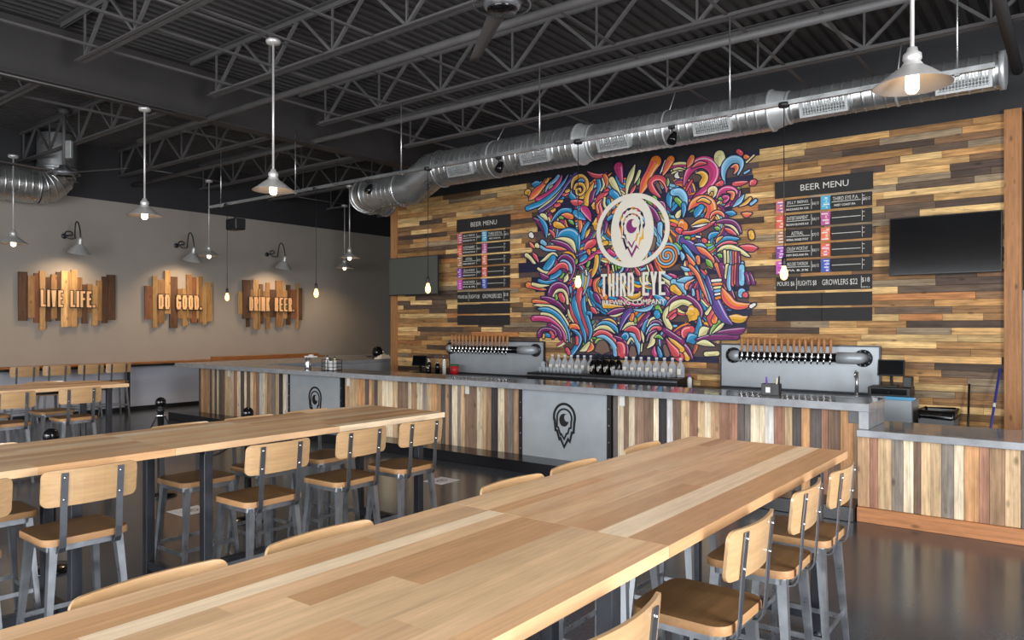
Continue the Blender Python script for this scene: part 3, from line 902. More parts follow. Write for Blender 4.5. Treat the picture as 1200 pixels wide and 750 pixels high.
# concentric curl
def curl(cx, cz, r, turns, cols):
    n = int(turns*22)
    for k, c in enumerate(cols):
        pts = []
        for t in range(n + 1):
            a = 2*PI*turns*t/n + 2*PI*k/len(cols); rr = r*(1 - t/(n*1.04)); pts.append((cx + rr*math.cos(a), cz + rr*math.sin(a), r/turns*(.30 if c != 'W' else .2)))
        pa.ribbon(pts, 0.007, NAVY, cap=False); pa.ribbon(pts, 0.0, MC[c], cap=False)
pa.ribbon([(0.60, 0.08, .42), (0.601, 0.08, .42)], 0, NAVY)
curl(0.60, 0.08, 0.205, 2.2, 'LO')
mural = pa.mb.build('mural', plain('mural_paint', (1, 1, 1, 1), 0.55), None, (CX, 10.772, CZ))
nt = M_ = mural.data.materials[0].node_tree
at = nt.nodes.new('ShaderNodeAttribute'); at.attribute_name = 'Col'
nt.links.new(at.outputs['Color'], nt.nodes['Principled BSDF'].inputs['Base Color'])
tag(mural, 'bright swirling painted mural on the board wall behind the bar', 'mural')

def eye_paths(sx, sz):
    """the mark's outlines, in units where its full height is 1, centred: (outer, inner, ball)"""
    def el(cx, cy, rx, ry, a0, a1, n=26): return [(cx + rx*math.cos(math.radians(a0 + (a1-a0)*i/n)), cy - ry*math.sin(math.radians(a0 + (a1-a0)*i/n))) for i in range(n+1)]
    A = el(482, 312, 112, 122, 190, -14) + [(588,352),(580,438),(562,440),(540,522),(522,502),(480,575),(440,498),(428,510),(404,436),(387,430),(378,336)]
    B = el(482, 316, 78, 80, 190, -20) + [(552,400),(533,404),(520,450),(505,455),(480,505),(450,462),(440,468),(416,404),(402,398)]
    big = el(478, 335, 50, 58, 62, 350, 24); bite = el(512, 312, 32, 36, 260, 105, 12)
    f = lambda P: [((x - 481) / 400 * sx, (380 - y) / 400 * sz) for x, y in P]
    return f(A), f(B), f(big + bite)
def flat_ribbon(mb, pts, w, M, depth, closed=True, mat=0, col=None):
    n = len(pts); L = []
    for i in range(n):
        a = Vector(pts[i-1]); p = Vector(pts[i]); c = Vector(pts[(i+1) % n])
        d1 = (p - a).normalized(); d2 = (c - p).normalized(); n1 = Vector((-d1.y, d1.x)); n2 = Vector((-d2.y, d2.x))
        m = (n1 + n2); m = m.normalized() if m.length > 1e-5 else n1
        k = min(1.6, 1 / max(0.45, m.dot(n1))); L.append((p + m*w/2*k, p - m*w/2*k))
    vs = []; fs = []
    for i in range(n):
        for q in L[i]: vs += [(q.x, q.y, 0), (q.x, q.y, depth)]
    for i in range(n if closed else n-1):
        j = (i+1) % n; a, c = 4*i, 4*j
        fs += [(a+1, a+3, c+3, c+1), (a, a+1, c+1, c), (a+3, a+2, c+2, c+3)]
    mb.add(vs, fs, mat, col, False, M)

# white emblem and lettering in the middle of the mural
m = MB(); W = WALLY
ring = [(0.63*math.cos(2*PI*i/64), 0.565*math.sin(2*PI*i/64)) for i in range(64)]
TM = T(-0.015, -0.012, 0.52) @ W
flat_ribbon(m, ring, 0.075, TM, 0.012)
# the tall almond inside the ring with the mark cut out of it: built from bands around the cut-outs
oval = [(0.39*math.cos(2*PI*i/64), 0.56*math.sin(2*PI*i/64)) for i in range(64)]
m.prism(oval, 0.0, 0.010, M=TM)
emb = m.build('emblem', M['logo_white'], mural)
emb.location = (0, -0.020, 0)
m = MB(); A, B_, ball = eye_paths(0.78, 0.80)
TM2 = T(-0.015, -0.024, 0.50) @ W
CUT = [NAVY, MC['Y'], MC['P'], NAVY, MC['O'], MC['R'], NAVY, MC['L']]
def seg_ribbon(path, w):
    n = len(path)
    for i in range(0, n, 3):
        q = [path[(i + j) % n] for j in range(4)]
        flat_ribbon(m, q, w, TM2, 0.001, closed=False, col=CUT[(i // 3) % 8])
seg_ribbon(A, 0.042); seg_ribbon(B_, 0.030)
ctr = (sum(p[0] for p in ball)/len(ball), sum(p[1] for p in ball)/len(ball))
m.prism(ball, 0, 0.001, col=MC['P'], M=TM2)
cut = m.build('emblem_outline', mural.data.materials[0], mural); cut.location = (0, -0.0195, 0)
tag(cut, 'coloured eye and drop outlines showing through the white emblem')
m = MB()
# tall condensed capitals THIRD EYE built stroke by stroke, then the small line of writing
LET = {'L': [((0,0),(0,1)), ((0,0),(1,0))], 'V': [((0,1),(.5,0)), ((1,1),(.5,0))], 'F': [((0,0),(0,1)), ((0,1),(1,1)), ((0,.52),(.85,.52))],
       'O': [((0,.18),(0,.82)), ((0,.82),(.25,1)), ((.25,1),(.75,1)), ((.75,1),(1,.82)), ((1,.82),(1,.18)), ((1,.18),(.75,0)), ((.75,0),(.25,0)), ((.25,0),(0,.18))],
       'G': [((1,.82),(.75,1)), ((.75,1),(.25,1)), ((.25,1),(0,.82)), ((0,.82),(0,.18)), ((0,.18),(.25,0)), ((.25,0),(.75,0)), ((.75,0),(1,.18)), ((1,.18),(1,.48)), ((1,.48),(.55,.48))],
       'N': [((0,0),(0,1)), ((0,1),(1,0)), ((1,0),(1,1))], 'K': [((0,0),(0,1)), ((0,.45),(1,1)), ((.3,.6),(1,0))], '.': [((.5,.0),(.5,.02))],
       'B': [((0,0),(0,1)), ((0,1),(.75,1)), ((.75,1),(.95,.85)), ((.95,.85),(.95,.65)), ((.95,.65),(.7,.53)), ((0,.53),(.7,.53)), ((.7,.53),(1,.4)), ((1,.4),(1,.15)), ((1,.15),(.75,0)), ((.75,0),(0,0))],
       'T': [((0,1),(1,1)), ((.5,1),(.5,0))], 'H': [((0,0),(0,1)), ((1,0),(1,1)), ((0,.5),(1,.5))], 'I': [((.5,0),(.5,1))],
       'R': [((0,0),(0,1)), ((0,1),(.75,1)), ((.75,1),(1,.85)), ((1,.85),(1,.6)), ((1,.6),(.7,.48)), ((.7,.48),(0,.48)), ((.55,.48),(1,0))],
       'D': [((0,0),(0,1)), ((0,1),(.7,1)), ((.7,1),(1,.8)), ((1,.8),(1,.2)), ((1,.2),(.7,0)), ((.7,0),(0,0))],
       'E': [((0,0),(0,1)), ((0,1),(1,1)), ((0,.52),(.85,.52)), ((0,0),(1,0))], 'Y': [((0,1),(.5,.45)), ((1,1),(.5,.45)), ((.5,.45),(.5,0))]}
def caps(mb, word, x0, x1, z0, z1, sw, gap, M, depth, widths=None):
    ws = [(0.35 if ch in 'I.' else 0.8 if ch == ' ' else 1.0) for ch in word]
    u = (x1 - x0 - gap*(len(word)-1)) / sum(ws); x = x0; k = 0
    for ch, wd in zip(word, ws):
        w = wd*u
        if ch != ' ':
            for (ax, ay), (bx, by) in LET[ch]:
                a = Vector((x + sw/2 + ax*(w - sw), z0 + sw/2 + ay*(z1 - z0 - sw))); c = Vector((x + sw/2 + bx*(w - sw), z0 + sw/2 + by*(z1 - z0 - sw)))
                if ch in 'I.': a.x = c.x = x + w/2
                d = (c - a).normalized()*sw/2; n = Vector((-d.y, d.x)); k += 1
                a -= d; c += d
                mb.prism([tuple(a - n), tuple(c - n), tuple(c + n), tuple(a + n)], 0, depth + k*0.00004, M=M)
        x += w + gap
caps(m, 'THIRD EYE', -0.60, 0.575, -0.545, -0.165, 0.044, 0.03, W, 0.004)
solid_text(m, 'BREWING COMPANY', 1.15, 0.085, T(0, 0, -0.645) @ W, 0.004, 0.012)
let = m.build('lettering', M['logo_white'], mural); let.location = (0, -0.032, 0)

# ---------------------------------------------------------------- bar
PALB = [((228,210,180),17),((204,174,136),15),((174,140,108),14),((138,112,94),14),((98,90,86),11),((66,62,64),6),((160,118,96),6),((140,130,120),10),((204,154,108),5),((216,212,206),3)]
def vplanks(mb, x0, x1, y, z0, z1, wmin=0.06, wmax=0.125):
    x = x0
    while x < x1 - 0.005:
        w = min(random.uniform(wmin, wmax), x1 - x); d = random.uniform(0.0, 0.008)
        if x1 - (x + w) < 0.04: w = x1 - x
        mb.cham(x + 0.001, x + w - 0.001, y - d, y + 0.02, z0, z1, 0.002, col=tone(PALB)); x += w
bar = thing('bar_counter', 'long bar with polished concrete top and mixed upright boards below', 'bar counter', (0, 0, 0))
m = MB()
m.cham(-14.15, -1.58, 7.48, 8.19, 1.015, 1.09, 0.004)
m.cham(-14.15, -12.2, 8.19, 13.2, 1.015, 1.09, 0.004)
m.build('countertop', M['counter'], bar)
m = MB(); m.cham(-1.67, -1.582, 7.482, 8.185, 0.852, 1.0148, 0.004); m.build('end_panel', M['counter'], bar)
m = MB()
vplanks(m, -13.75, -10.79, 7.76, 0.13, 1.014); vplanks(m, -9.36, -5.86, 7.76, 0.13, 1.014); vplanks(m, -4.46, -1.68, 7.76, 0.13, 1.014)
m.box(-13.75, -1.68, 7.785, 7.86, 0.0, 1.014, col=srgb(50, 44, 40))
m.build('board_front', M['bar_plank'], bar)
m = MB(); m.box(-13.76, -13.70, 7.86, 13.0, 0, 1.014); m.box(-12.28, -12.2, 8.1, 13.1, 0, 1.014); m.build('side_panel', M['sheet'], bar)
for i, (x0, x1) in enumerate([(-10.785, -9.46), (-5.80, -4.53)]):
    m = MB(); m.box(x0, x1, 7.742, 7.785, 0.13, 1.014)
    p = m.build('steel_panel', M['sheet'], bar); tag(p, 'grey steel panel with black eye emblem')
    for xx in (x0 - 0.055, x1 + 0.0):
        m = MB(); m.box(xx, xx + 0.055, 7.735, 7.785, 0.13, 1.014); et = m.build('edge_trim', M['black'], bar)
        m = MB()
        for zz in (0.22, 0.42, 0.62, 0.82): m.lathe([(0, 0.006), (0.008, 0.004), (0.009, 0)], T(xx + 0.027, 7.735, zz) @ R(PI/2, 'X'), 8)
        m.build('rivet', M['steel'], et)
    m = MB(); A, B_, ball = eye_paths(0.56, 0.56); TM = T((x0+x1)/2 + 0.02, 7.741, 0.575 if i else 0.53) @ WALLY
    flat_ribbon(m, A, 0.032, TM, 0.004); flat_ribbon(m, B_, 0.024, TM, 0.004); m.prism(ball, 0, 0.004, M=TM)
    m.build('emblem', M['logo_black'], p)
m = MB(); m.cham(-14.15, -1.68, 7.35, 7.755, 0.0, 0.138, 0.006); m.build('foot_step', M['step'], bar)
for x, z in [(-12.68, 0.93), (-9.27, 0.92), (-6.76, 0.935), (-4.33, 0.93)]:
    m = MB(); m.cham(x - 0.035, x + 0.035, 7.742, 7.752, z - 0.06, z + 0.075, 0.003); m.build('outlet_cover', M['white'], bar)
m = MB(); m.cham(-1.82, -1.71, 7.735, 7.75, 0.87, 1.0, 0.004); m.box(-1.785, -1.745, 7.731, 7.736, 0.90, 0.925); m.box(-1.785, -1.745, 7.731, 7.736, 0.945, 0.97)
m.build('power_outlet', M['plastic_grey'], bar)

low = thing('service_counter', 'lower concrete counter with board front joined to the bar end', 'counter', (0, 0, 0))
m = MB(); m.cham(-1.672, 2.6, 7.41, 8.30, 0.788, 0.851, 0.004); m.build('countertop', M['counter'], low)
m = MB(); vplanks(m, -1.672, 2.55, 7.46, 0.135, 0.787, 0.055, 0.12); m.box(-1.672, 2.55, 7.485, 7.6, 0.0, 0.787, col=srgb(50, 44, 40)); m.build('board_front', M['bar_plank'], low)
m = MB(); m.cham(-1.672, 2.55, 7.415, 7.452, 0.0, 0.135, 0.004); tag(m.build('kick_board', M['kick'], low), 'orange brown cedar board along the floor')

# back counter
bk = thing('back_counter', 'dark stainless counter running along the foot of the mural wall', 'counter')
m = MB(); m.cham(-10.7, -2.15, 10.12, 10.76, 0.86, 0.90, 0.004); m.build('countertop', M['dark_steel'], bk)
m = MB(); m.box(-10.68, -2.17, 10.17, 10.74, 0.1, 0.859); m.build('cabinet', M['black'], bk)
cool = thing('bottle_cooler', 'black bar cooler topped with glasses in front of the mural', 'cooler', (0,0,0))
m = MB(); m.cham(-7.5, -4.75, 10.14, 10.72, 0.901, 1.03, 0.006); m.build('body', M['black'], cool)
m = MB(); m.cham(-7.5, -4.75, 10.115, 10.14, 0.975, 1.0, 0.003); m.build('front_rail', M['steel'], cool)

# ---------------------------------------------------------------- tap walls
def tap_wall(x0, x1, z0, z1, px0, px1, t0, t1, label, flip):
    t = thing('beer_tap_wall', label, 'beer taps', ((x0+x1)/2, 10.74, 0), 0, 'steel tap walls with rows of taps')
    cx = (x0+x1)/2; f = lambda x: x - cx
    m = MB(); m.cham(f(x0), f(x1), -0.02, 0.015, z0, z1, 0.003); m.build('back_plate', M['sheet'], t)
    m = MB()
    for a, c, d, e in [(x0-.02, x1+.02, z1, z1+.02), (x0-.02, x0, z0, z1), (x1, x1+.02, z0, z1), (x0-.02, x1+.02, z0-.02, z0)]: m.box(f(a), f(c), -0.025, 0.015, d, e)
    m.build('edge_frame', M['dark_steel'], t)
    zc = 1.385
    m = MB(); m.tube([(f(px0), -0.11, zc), (f(px1), -0.11, zc)], 0.062, 18); m.build('tap_pipe', M['black_gloss'], t)
    for px, s in ((px0, -1), (px1, 1)):
        m = MB(); L = 0.26 if s > 0 else 0.08
        m.tube([(f(px - s*0.02), -0.11, zc), (f(px + s*L*0.6), -0.11, zc), (f(px + s*L), -0.095, zc), (f(px + s*(L+0.045)), -0.02, zc)], [0.078, 0.078, 0.076, 0.07], 18)
        fl = m.build('pipe_elbow', M['sheet'], t)
        m = MB(); xx = f(px + s*(L+0.03))
        m.lathe([(0, 0.03), (0.115, 0.03), (0.115, 0.0)], T(xx, -0.02, zc) @ R(PI/2, 'X'), 24)
        for k in range(10):
            a = 2*PI*k/10; m.lathe([(0, 0.045), (0.012, 0.045), (0.012, 0.03)], T(xx + 0.098*math.cos(a), -0.02, zc + 0.098*math.sin(a)) @ R(PI/2, 'X'), 6, smooth=False)
        m.build('flange', M['dark_steel'], fl)
    hand = MB(); hand.lathe([(0, 0.0), (0.012, 0.0), (0.016, 0.03), (0.025, 0.15), (0.022, 0.2), (0, 0.205)], seg=8)
    fau = MB()
    fau.tube([(0, 0.06, 0), (0, -0.03, 0.0)], 0.014, 8); fau.lathe([(0.016, -0.02), (0.02, 0.0), (0.016, 0.03), (0.01, 0.06)], T(0, -0.03, 0), 8)
    fau.tube([(0, -0.03, 0), (0, -0.06, -0.02), (0, -0.07, -0.09)], [0.013, 0.012, 0.010], 8)
    f0 = h0 = None
    for k in range(16):
        x = t0 + (t1 - t0)*k/15
        if f0 is None:
            f0 = fau.build('faucet', M['chrome'], t); h0 = hand.build('tap_handle', M['tap_wood'], f0); fo, ho = f0, h0
        else:
            fo = f0.copy(); COL.objects.link(fo); fo.parent = t; ho = h0.copy(); COL.objects.link(ho); ho.parent = fo
        fo.location = (f(x), -0.175, zc); ho.location = (0, -0.03, 0.06); ho.rotation_euler = (random.uniform(-.06,.06), random.uniform(-.05,.05), 0)
    return t
tap_wall(-4.30, -2.14, 0.925, 1.535, -4.0, -2.62, -3.92, -2.70, 'steel tap wall with sixteen wooden tap handles below the menu by the TV', 1)
tap_wall(-9.80, -7.57, 0.925, 1.525, -9.66, -8.02, -9.57, -8.24, 'steel tap wall with sixteen wooden tap handles below the menu by the mural', 1)
t = thing('water_tower', 'slim chrome filler tower standing at the end of the tap wall', 'tap', (-2.33, 10.35, 0.9))
m = MB(); m.lathe([(0, 0), (0.045, 0), (0.045, 0.012), (0.02, 0.02)], seg=16); m.build('base', M['chrome'], t)
m = MB(); m.tube([(0, 0, 0.01), (0, 0, 0.32)], 0.022, 12); m.tube([(0, 0, 0.30), (0, -0.05, 0.33), (0, -0.10, 0.31), (0, -0.11, 0.26)], 0.012, 10); m.build('column', M['galv'], t)

# ---------------------------------------------------------------- chalk menu boards
def menu_board(x0, x1, z0, z1, label):
    w = x1 - x0; t = thing('menu_board', label, 'menu board', ((x0+x1)/2, 10.777, 0), 0, 'chalk beer menus')
    H = z1 - z0; zz = lambda f: z1 - f*H
    def panel(name, fx0, fx1, f0, f1, mat=M['chalk'], d=0.022):
        m = MB(); m.cham(-w/2 + fx0*w, -w/2 + fx1*w, -d, 0.0, zz(f1), zz(f0), 0.002); return m.build(name, mat, t)
    def write(par, body, cx, fz, tw, th, bold=0.0, y=-0.0235):
        m = MB(); solid_text(m, body, tw, th, T(-w/2 + cx*w, y, zz(fz)) @ WALLY, 0.001, bold); o = m.build('chalk_lettering', M['chalk_white'], par); return o
    p = panel('title_panel', -0.015, 1.01, 0.0, 0.118); write(p, 'BEER MENU', 0.52, 0.06, 0.5*w, 0.085)
    beers = [('JELLY BEING', 'MILKSHAKE IPA 7.2%', '$6|12'), ('ENTERTAINMENT', 'BELGIAN BLONDE ALE', '$6|11'), ('ASTRAL', 'IMPERIAL SMOKED STOUT', '$7|12'), ('CRUSH WORTHY', 'NEW ENGLAND IPA', '$6|11'), ('UNCLOSED TOMORROW', 'IPA 8.3%', '$6|12')]
    lc = [((222,120,120),(80,120,200)), ((236,96,84),(240,150,90)), ((190,140,100),(170,110,80)), ((130,70,170),(220,110,180)), ((220,90,190),(170,80,170))]
    rc = [((70,170,210),(140,210,220)), ((190,90,150),(230,150,170)), ((236,120,80),(240,190,170)), ((236,110,70),(230,150,190)), ((70,90,180),(150,160,220))]
    for r in range(5):
        f0 = 0.135 + r*0.1085; f1 = f0 + 0.092; fm = (f0+f1)/2
        for fx, (ca, cb) in ((0.0, lc[r]), (0.487, rc[r])):
            m = MB(); xa = -w/2 + fx*w; xb = xa + 0.095*w; za, zb = zz(f1), zz(f0)
            m.box(xa, xb, -0.024, 0.0, za, zb, col=srgb(*ca))
            for q in range(7): m.box(xa + (xb-xa)*random.uniform(.05,.6), xa + (xb-xa)*random.uniform(.65,.95), -0.0245 - q*0.0001, -0.02, za + (zb-za)*(0.08+q*.12), za + (zb-za)*(0.16+q*.12), col=srgb(*(cb if q % 2 else (245, 235, 235))))
            m.build('beer_card', mural.data.materials[0], t)
        p = panel('beer_panel', 0.105, 0.475, f0, f1)
        n, d, pr = beers[r]
        write(p, n, 0.235, fm - 0.02, min(0.23, 0.022*len(n))*w, 0.05); write(p, d, 0.235, fm + 0.025, 0.24*w, 0.03, 0.02); write(p, pr, 0.43, fm, 0.07*w, 0.05)
        m = MB(); m.box(-w/2 + .115*w, -w/2 + .37*w, -0.024, -0.022, zz(fm+.003), zz(fm-.001)); m.box(-w/2 + .385*w, -w/2 + .389*w, -0.024, -0.022, zz(f1-.01), zz(f0+.01)); m.build('chalk_line', M['chalk_white'], p)
        p = panel('beer_panel', 0.59, 1.0, f0, f1)
        if r == 0: write(p, 'THIRD EYE P.A.', 0.74, fm - 0.02, 0.26*w, 0.05); write(p, 'WEST COAST IPA', 0.73, fm + 0.025, 0.22*w, 0.03, 0.02); write(p, '$6|12', 0.95, fm, 0.07*w, 0.05)
        m = MB(); m.box(-w/2 + .60*w, -w/2 + .89*w, -0.024, -0.022, zz(fm+.003), zz(fm-.001)); m.box(-w/2 + .905*w, -w/2 + .909*w, -0.024, -0.022, zz(f1-.01), zz(f0+.01))
        for q in (.02, .05): m.box(-w/2 + .905*w, -w/2 + .93*w, -0.024, -0.022, zz(f0+q+.004), zz(f0+q))
        m.build('chalk_line', M['chalk_white'], p)
    p = panel('price_panel', 0.0, 1.0, 0.685, 0.785)
    write(p, 'POURS $6', 0.11, 0.735, 0.19*w, 0.07); write(p, 'FLIGHTS $8', 0.34, 0.735, 0.2*w, 0.08); write(p, 'GROWLERS $22', 0.68, 0.735, 0.36*w, 0.09); write(p, '$18', 0.94, 0.725, 0.08*w, 0.07); write(p, 'REFILL', 0.94, 0.772, 0.09*w, 0.018)
    m = MB()
    for q in (.225, .895): m.box(-w/2 + q*w, -w/2 + (q+.004)*w, -0.024, -0.022, zz(.775), zz(.695))
    m.build('chalk_line', M['chalk_white'], p)
    for f0 in (0.803, 0.908):
        p = panel('blank_panel', 0.0, 0.493, f0, f0 + 0.09); panel('blank_panel', 0.497, 1.0, f0, f0 + 0.09)
    return t
menu_board(-3.50, -2.235, 1.885, 3.885, 'chalk beer menu with coloured cards, hung between mural and TV')
menu_board(-9.64, -8.36, 1.83, 3.88, 'chalk beer menu with coloured cards, hung over the tap wall beside the cash tablet')

# ---------------------------------------------------------------- televisions
def tv(x, y, z, w, h, rz, label, rx=0.0, face='screen'):
    t = thing('television', label, 'television', (x, y, z), rz)
    m = MB(); m.cham(-w/2, w/2, 0.0, 0.045, -h/2, h/2, 0.006); m.box(-w*.28, w*.28, 0.045, 0.07, -h*.3, h*.25)
    bd = m.build('casing', M['black'], t)
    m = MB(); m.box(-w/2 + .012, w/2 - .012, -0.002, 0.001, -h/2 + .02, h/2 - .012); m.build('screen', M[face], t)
    m = MB(); m.box(-.12, .12, 0.07, 0.085, -.15, .15); m.bar((0, 0.08, 0), (0, 10.772 - y, 0), 0.05, 0.04); m.box(-.1, .1, 10.762 - y, 10.774 - y, -.12, .12); m.build('wall_bracket', M['black'], t)
    t.rotation_euler = (rx, 0, rz); return t
tv(-1.385, 10.62, 2.84, 1.23, 0.745, 0.0, 'black flat TV on the board wall beside the cedar end post', -0.02)
tv(-10.56, 10.45, 2.81, 1.36, 0.765, 0.0, 'flat TV mounted across the far board wall post, showing a pale grey reflection', 0.0, 'reflection_grey_screen')

# ---------------------------------------------------------------- ductwork
def spiral(mb, p, q, r, pitch=0.11, seg=32, rib=0.0045):
    p = Vector(p); q = Vector(q); L = (q - p).length; Mx = T(*p) @ (q - p).to_track_quat('Z', 'Y').to_matrix().to_4x4()
    prof = [(r, 0)]; z = pitch*0.5
    while z < L - 0.03:
        prof += [(r, z - .02), (r, z - .008), (r + rib, z - .004), (r + rib, z + .004), (r, z + .008), (r, z + .02)]; z += pitch
    prof.append((r, L)); mb.lathe(prof, Mx, seg)
def hoop(mb, c, axis, r, w=0.03, t=0.014, seg=28):
    Mx = T(*c) @ Vector(axis).to_track_quat('Z', 'Y').to_matrix().to_4x4()
    mb.lathe([(r, -w/2), (r + t, -w/2), (r + t, w/2), (r, w/2)], Mx, seg)
dy, dz = 8.95, 4.40
duct = thing('spiral_duct', 'long galvanised spiral air duct hung above the bar', 'air duct')
for x0, x1, r in [(-8.35, -5.65, 0.28), (-5.45, -2.95, 0.235), (-2.75, -0.62, 0.18)]:
    m = MB(); spiral(m, (x0, dy, dz), (x1, dy, dz), r); m.build('duct_section', M['galv'], duct)
for x0, x1, ra, rb in [(-5.65, -5.45, 0.28, 0.235), (-2.95, -2.75, 0.235, 0.18)]:
    m = MB(); m.tube([(x0, dy, dz), (x1, dy, dz)], [ra + .004, rb + .004], 28, caps=False); hoop(m, (x0, dy, dz), (1,0,0), ra); hoop(m, (x1, dy, dz), (1,0,0), rb); m.build('reducer', M['galv_dull'], duct)
m = MB(); m.lathe([(0.0, 0.01), (0.15, 0.01), (0.185, 0.0), (0.195, 0.0), (0.195, -0.05), (0.182, -0.05)], T(-0.62, dy, dz) @ R(PI/2, 'Y'), 28); m.build('end_cap', M['galv_dull'], duct)
# offset: mitred drop, then a short run and an elbow turning back through the wall
p0, p1, p2, p3 = Vector((-8.35, dy, dz)), Vector((-8.55, dy, dz)), Vector((-8.98, dy - .05, 4.16)), Vector((-9.22, dy - .05, 4.16))
m = MB(); m.tube([p0, p1, p2, p3], 0.292, 28, caps=False); hoop(m, p0, (1,0,0), .29); hoop(m, p3, (1,0,0), .29); m.build('offset_elbow', M['galv'], duct)
m = MB(); spiral(m, (-9.22, dy - .05, 4.16), (-10.05, dy - .05, 4.16), 0.28); m.build('duct_section', M['galv'], duct)
m = MB(); ar = [(-10.05 - .34*math.sin(a), dy - .05 + .34*(1 - math.cos(a)), 4.16) for a in [PI/2*i/4 for i in range(5)]]
m.tube(ar, 0.284, 28, caps=False)
for i in range(5): hoop(m, ar[i], (-math.cos(PI/2*i/4), math.sin(PI/2*i/4), 0), .282, .03, .012)
m.build('elbow', M['galv'], duct)
m = MB(); spiral(m, (-10.39, dy + .29, 4.16), (-10.39, 9.62, 4.16), 0.27); m.lathe([(0, 0), (.262, 0), (.285, 0), (.285, -.05), (.272, -.05)], T(-10.39, 9.62, 4.16) @ R(-PI/2, 'X'), 28); m.build('duct_section', M['galv'], duct)
for x, w, r in [(-7.75, .50, .28), (-6.30, .50, .28), (-5.02, .48, .235), (-3.63, .48, .235), (-2.33, .52, .18), (-0.97, .50, .18)]:
    m = MB(); a = math.radians(24); Mx = T(x, dy, dz) @ R(a, 'X')
    y = -(r + .035)
    m.box(-w/2, w/2, y, y + .07, .085, .11, M=Mx); m.box(-w/2, w/2, y, y + .07, -.11, -.085, M=Mx); m.box(-w/2, -w/2 + .025, y, y + .07, -.085, .085, M=Mx); m.box(w/2 - .025, w/2, y, y + .07, -.085, .085, M=Mx)
    rg = m.build('air_register', M['galv_dull'], duct)
    m = MB()
    for k in range(16): xx = -w/2 + .03 + (w - .06)*k/15; m.box(xx - .003, xx + .003, y + .012, y + .04, -.085, .085, M=Mx)
    for k in range(5): zq = -.07 + .035*k; m.box(-w/2 + .02, w/2 - .02, y + .006, y + .012, zq - .003, zq + .003, M=Mx)
    m.box(-w/2 + .02, w/2 - .02, y + .05, y + .055, -.085, .085, M=Mx)
    m.build('register_grille', M['galv_dull'], rg)
for i, x in enumerate([-7.2, -4.3, -1.6]):
    r = (.28, .235, .18)[i]
    m = MB(); m.tube([(x, dy, dz + r), (x, 9.15, 4.955)], 0.006, 8); hoop(m, (x, dy, dz), (1,0,0), r + .004, .025, .006); m.build('hanger', M['galv_dull'], duct)
d2 = thing('wide_spiral_duct', 'wide galvanised spiral duct by the sign wall with a rounded end', 'air duct')
m = MB(); spiral(m, (-15.75, -4.5, 4.48), (-15.75, 5.6, 4.48), 0.34); m.build('duct_section', M['galv'], d2)
ar = [(-15.75, 5.6 + .38*math.sin(a), 4.48 + .38*(1 - math.cos(a))) for a in [PI/2*i/6 for i in range(7)]]
m = MB(); m.tube(ar + [(-15.75, 5.98, 5.5)], 0.34, 28, caps=False)
for i in range(7): hoop(m, ar[i], (0, math.cos(PI/2*i/6), math.sin(PI/2*i/6)), .338, .03, .01)
m.build('elbow', M['galv'], d2)

# ---------------------------------------------------------------- bulb rail over the bar
rail = thing('bulb_rail', 'galvanised channel hung on rods over the bar, carrying cords and spots', 'light rail')
m = MB(); m.box(-12.55, -0.58, 7.28, 7.32, 3.955, 3.96); m.box(-12.55, -0.58, 7.278, 7.283, 3.955, 3.997); m.box(-12.55, -0.58, 7.317, 7.322, 3.955, 3.997); m.build('channel', M['galv'], rail)
for x in (-12.2, -10.03, -7.6, -5.21, -2.84, -0.85):
    m = MB(); m.tube([(x, 7.3, 3.95), (x, 7.3, 4.97)], 0.008, 8); m.cham(x - .02, x + .02, 7.28, 7.32, 3.94, 3.955, 0.002); m.build('hanging_rod', M['galv'], rail)
def point(par, loc, power, color, r=0.04):
    d = bpy.data.lights.new('lamp_light', 'POINT'); d.energy = power; d.color = color; d.shadow_soft_size = r
    o = bpy.data.objects.new('lamp_light', d); COL.objects.link(o); o.location = loc
    if par: o.parent = par
    return o
def cord_bulb(loc, label):
    t = thing('cord_pendant', label, 'pendant lamp', loc, 0, 'bare amber bulbs on cords over the bar')
    m = MB(); m.lathe([(0, 1.655), (.05, 1.655), (.055, 1.635), (.05, 1.615), (0, 1.615)], seg=18); m.build('ceiling_rose', M['black'], t)
    m = MB(); m.tube([(0, 0, .16), (0, 0, 1.62)], .0045, 6); m.build('cord', M['black'], t)
    m = MB(); m.lathe([(0, .165), (.012, .16), (.022, .14), (.022, .085), (.019, .075), (0, .075)], seg=16); m.build('socket', M['black'], t)
    m = MB(); m.lathe([(.017, .08), (.02, .06), (.034, .02), (.038, -.01), (.03, -.045), (.014, -.06), (0, -.064)], seg=16); m.build('bulb', M['filament'], t)
    point(t, (0, 0, -.0), 5, (1.0, .62, .3), .045)
    return t
for x, lab in [(-12.0, 'amber cord bulb by the DRINK BEER sign, under the black speaker'), (-9.5, 'amber cord bulb hanging in front of the grey passage wall'), (-7.08, 'amber cord bulb hanging in front of the flat TV by the wall post'),
               (-4.66, 'amber cord bulb hanging in front of the mural'), (-2.30, 'amber cord bulb hanging in front of the chalk menu near the TV')]:
    cord_bulb((x, 7.3, 2.325), lab)
def spot(x, label):
    t = thing('spot_light', label, 'spotlight', (x, 7.3, 3.95), 0, 'small black spotlights on the bulb rail')
    m = MB(); m.cham(-.03, .03, -.03, .03, -.03, .003, .004); m.build('mount', M['black'], t)
    m = MB(); m.lathe([(.0, .07), (.03, .07), (.045, .03), (.052, -.06), (.04, -.065), (0, -.055)], T(0, .03, -.12) @ R(math.radians(-35), 'X'), 16); m.build('lamp_head', M['black_gloss'], t)
    m = MB(); m.bar((0, 0, -.03), (0, .02, -.08), .015, .015); m.build('bracket', M['black'], t)
for x, lab in [(-8.30, 'black spotlight on the rail in front of the duct bend'), (-5.85, 'black spotlight on the rail above the mural'), (-3.48, 'black spotlight on the rail between mural and chalk menu')]: spot(x, lab)
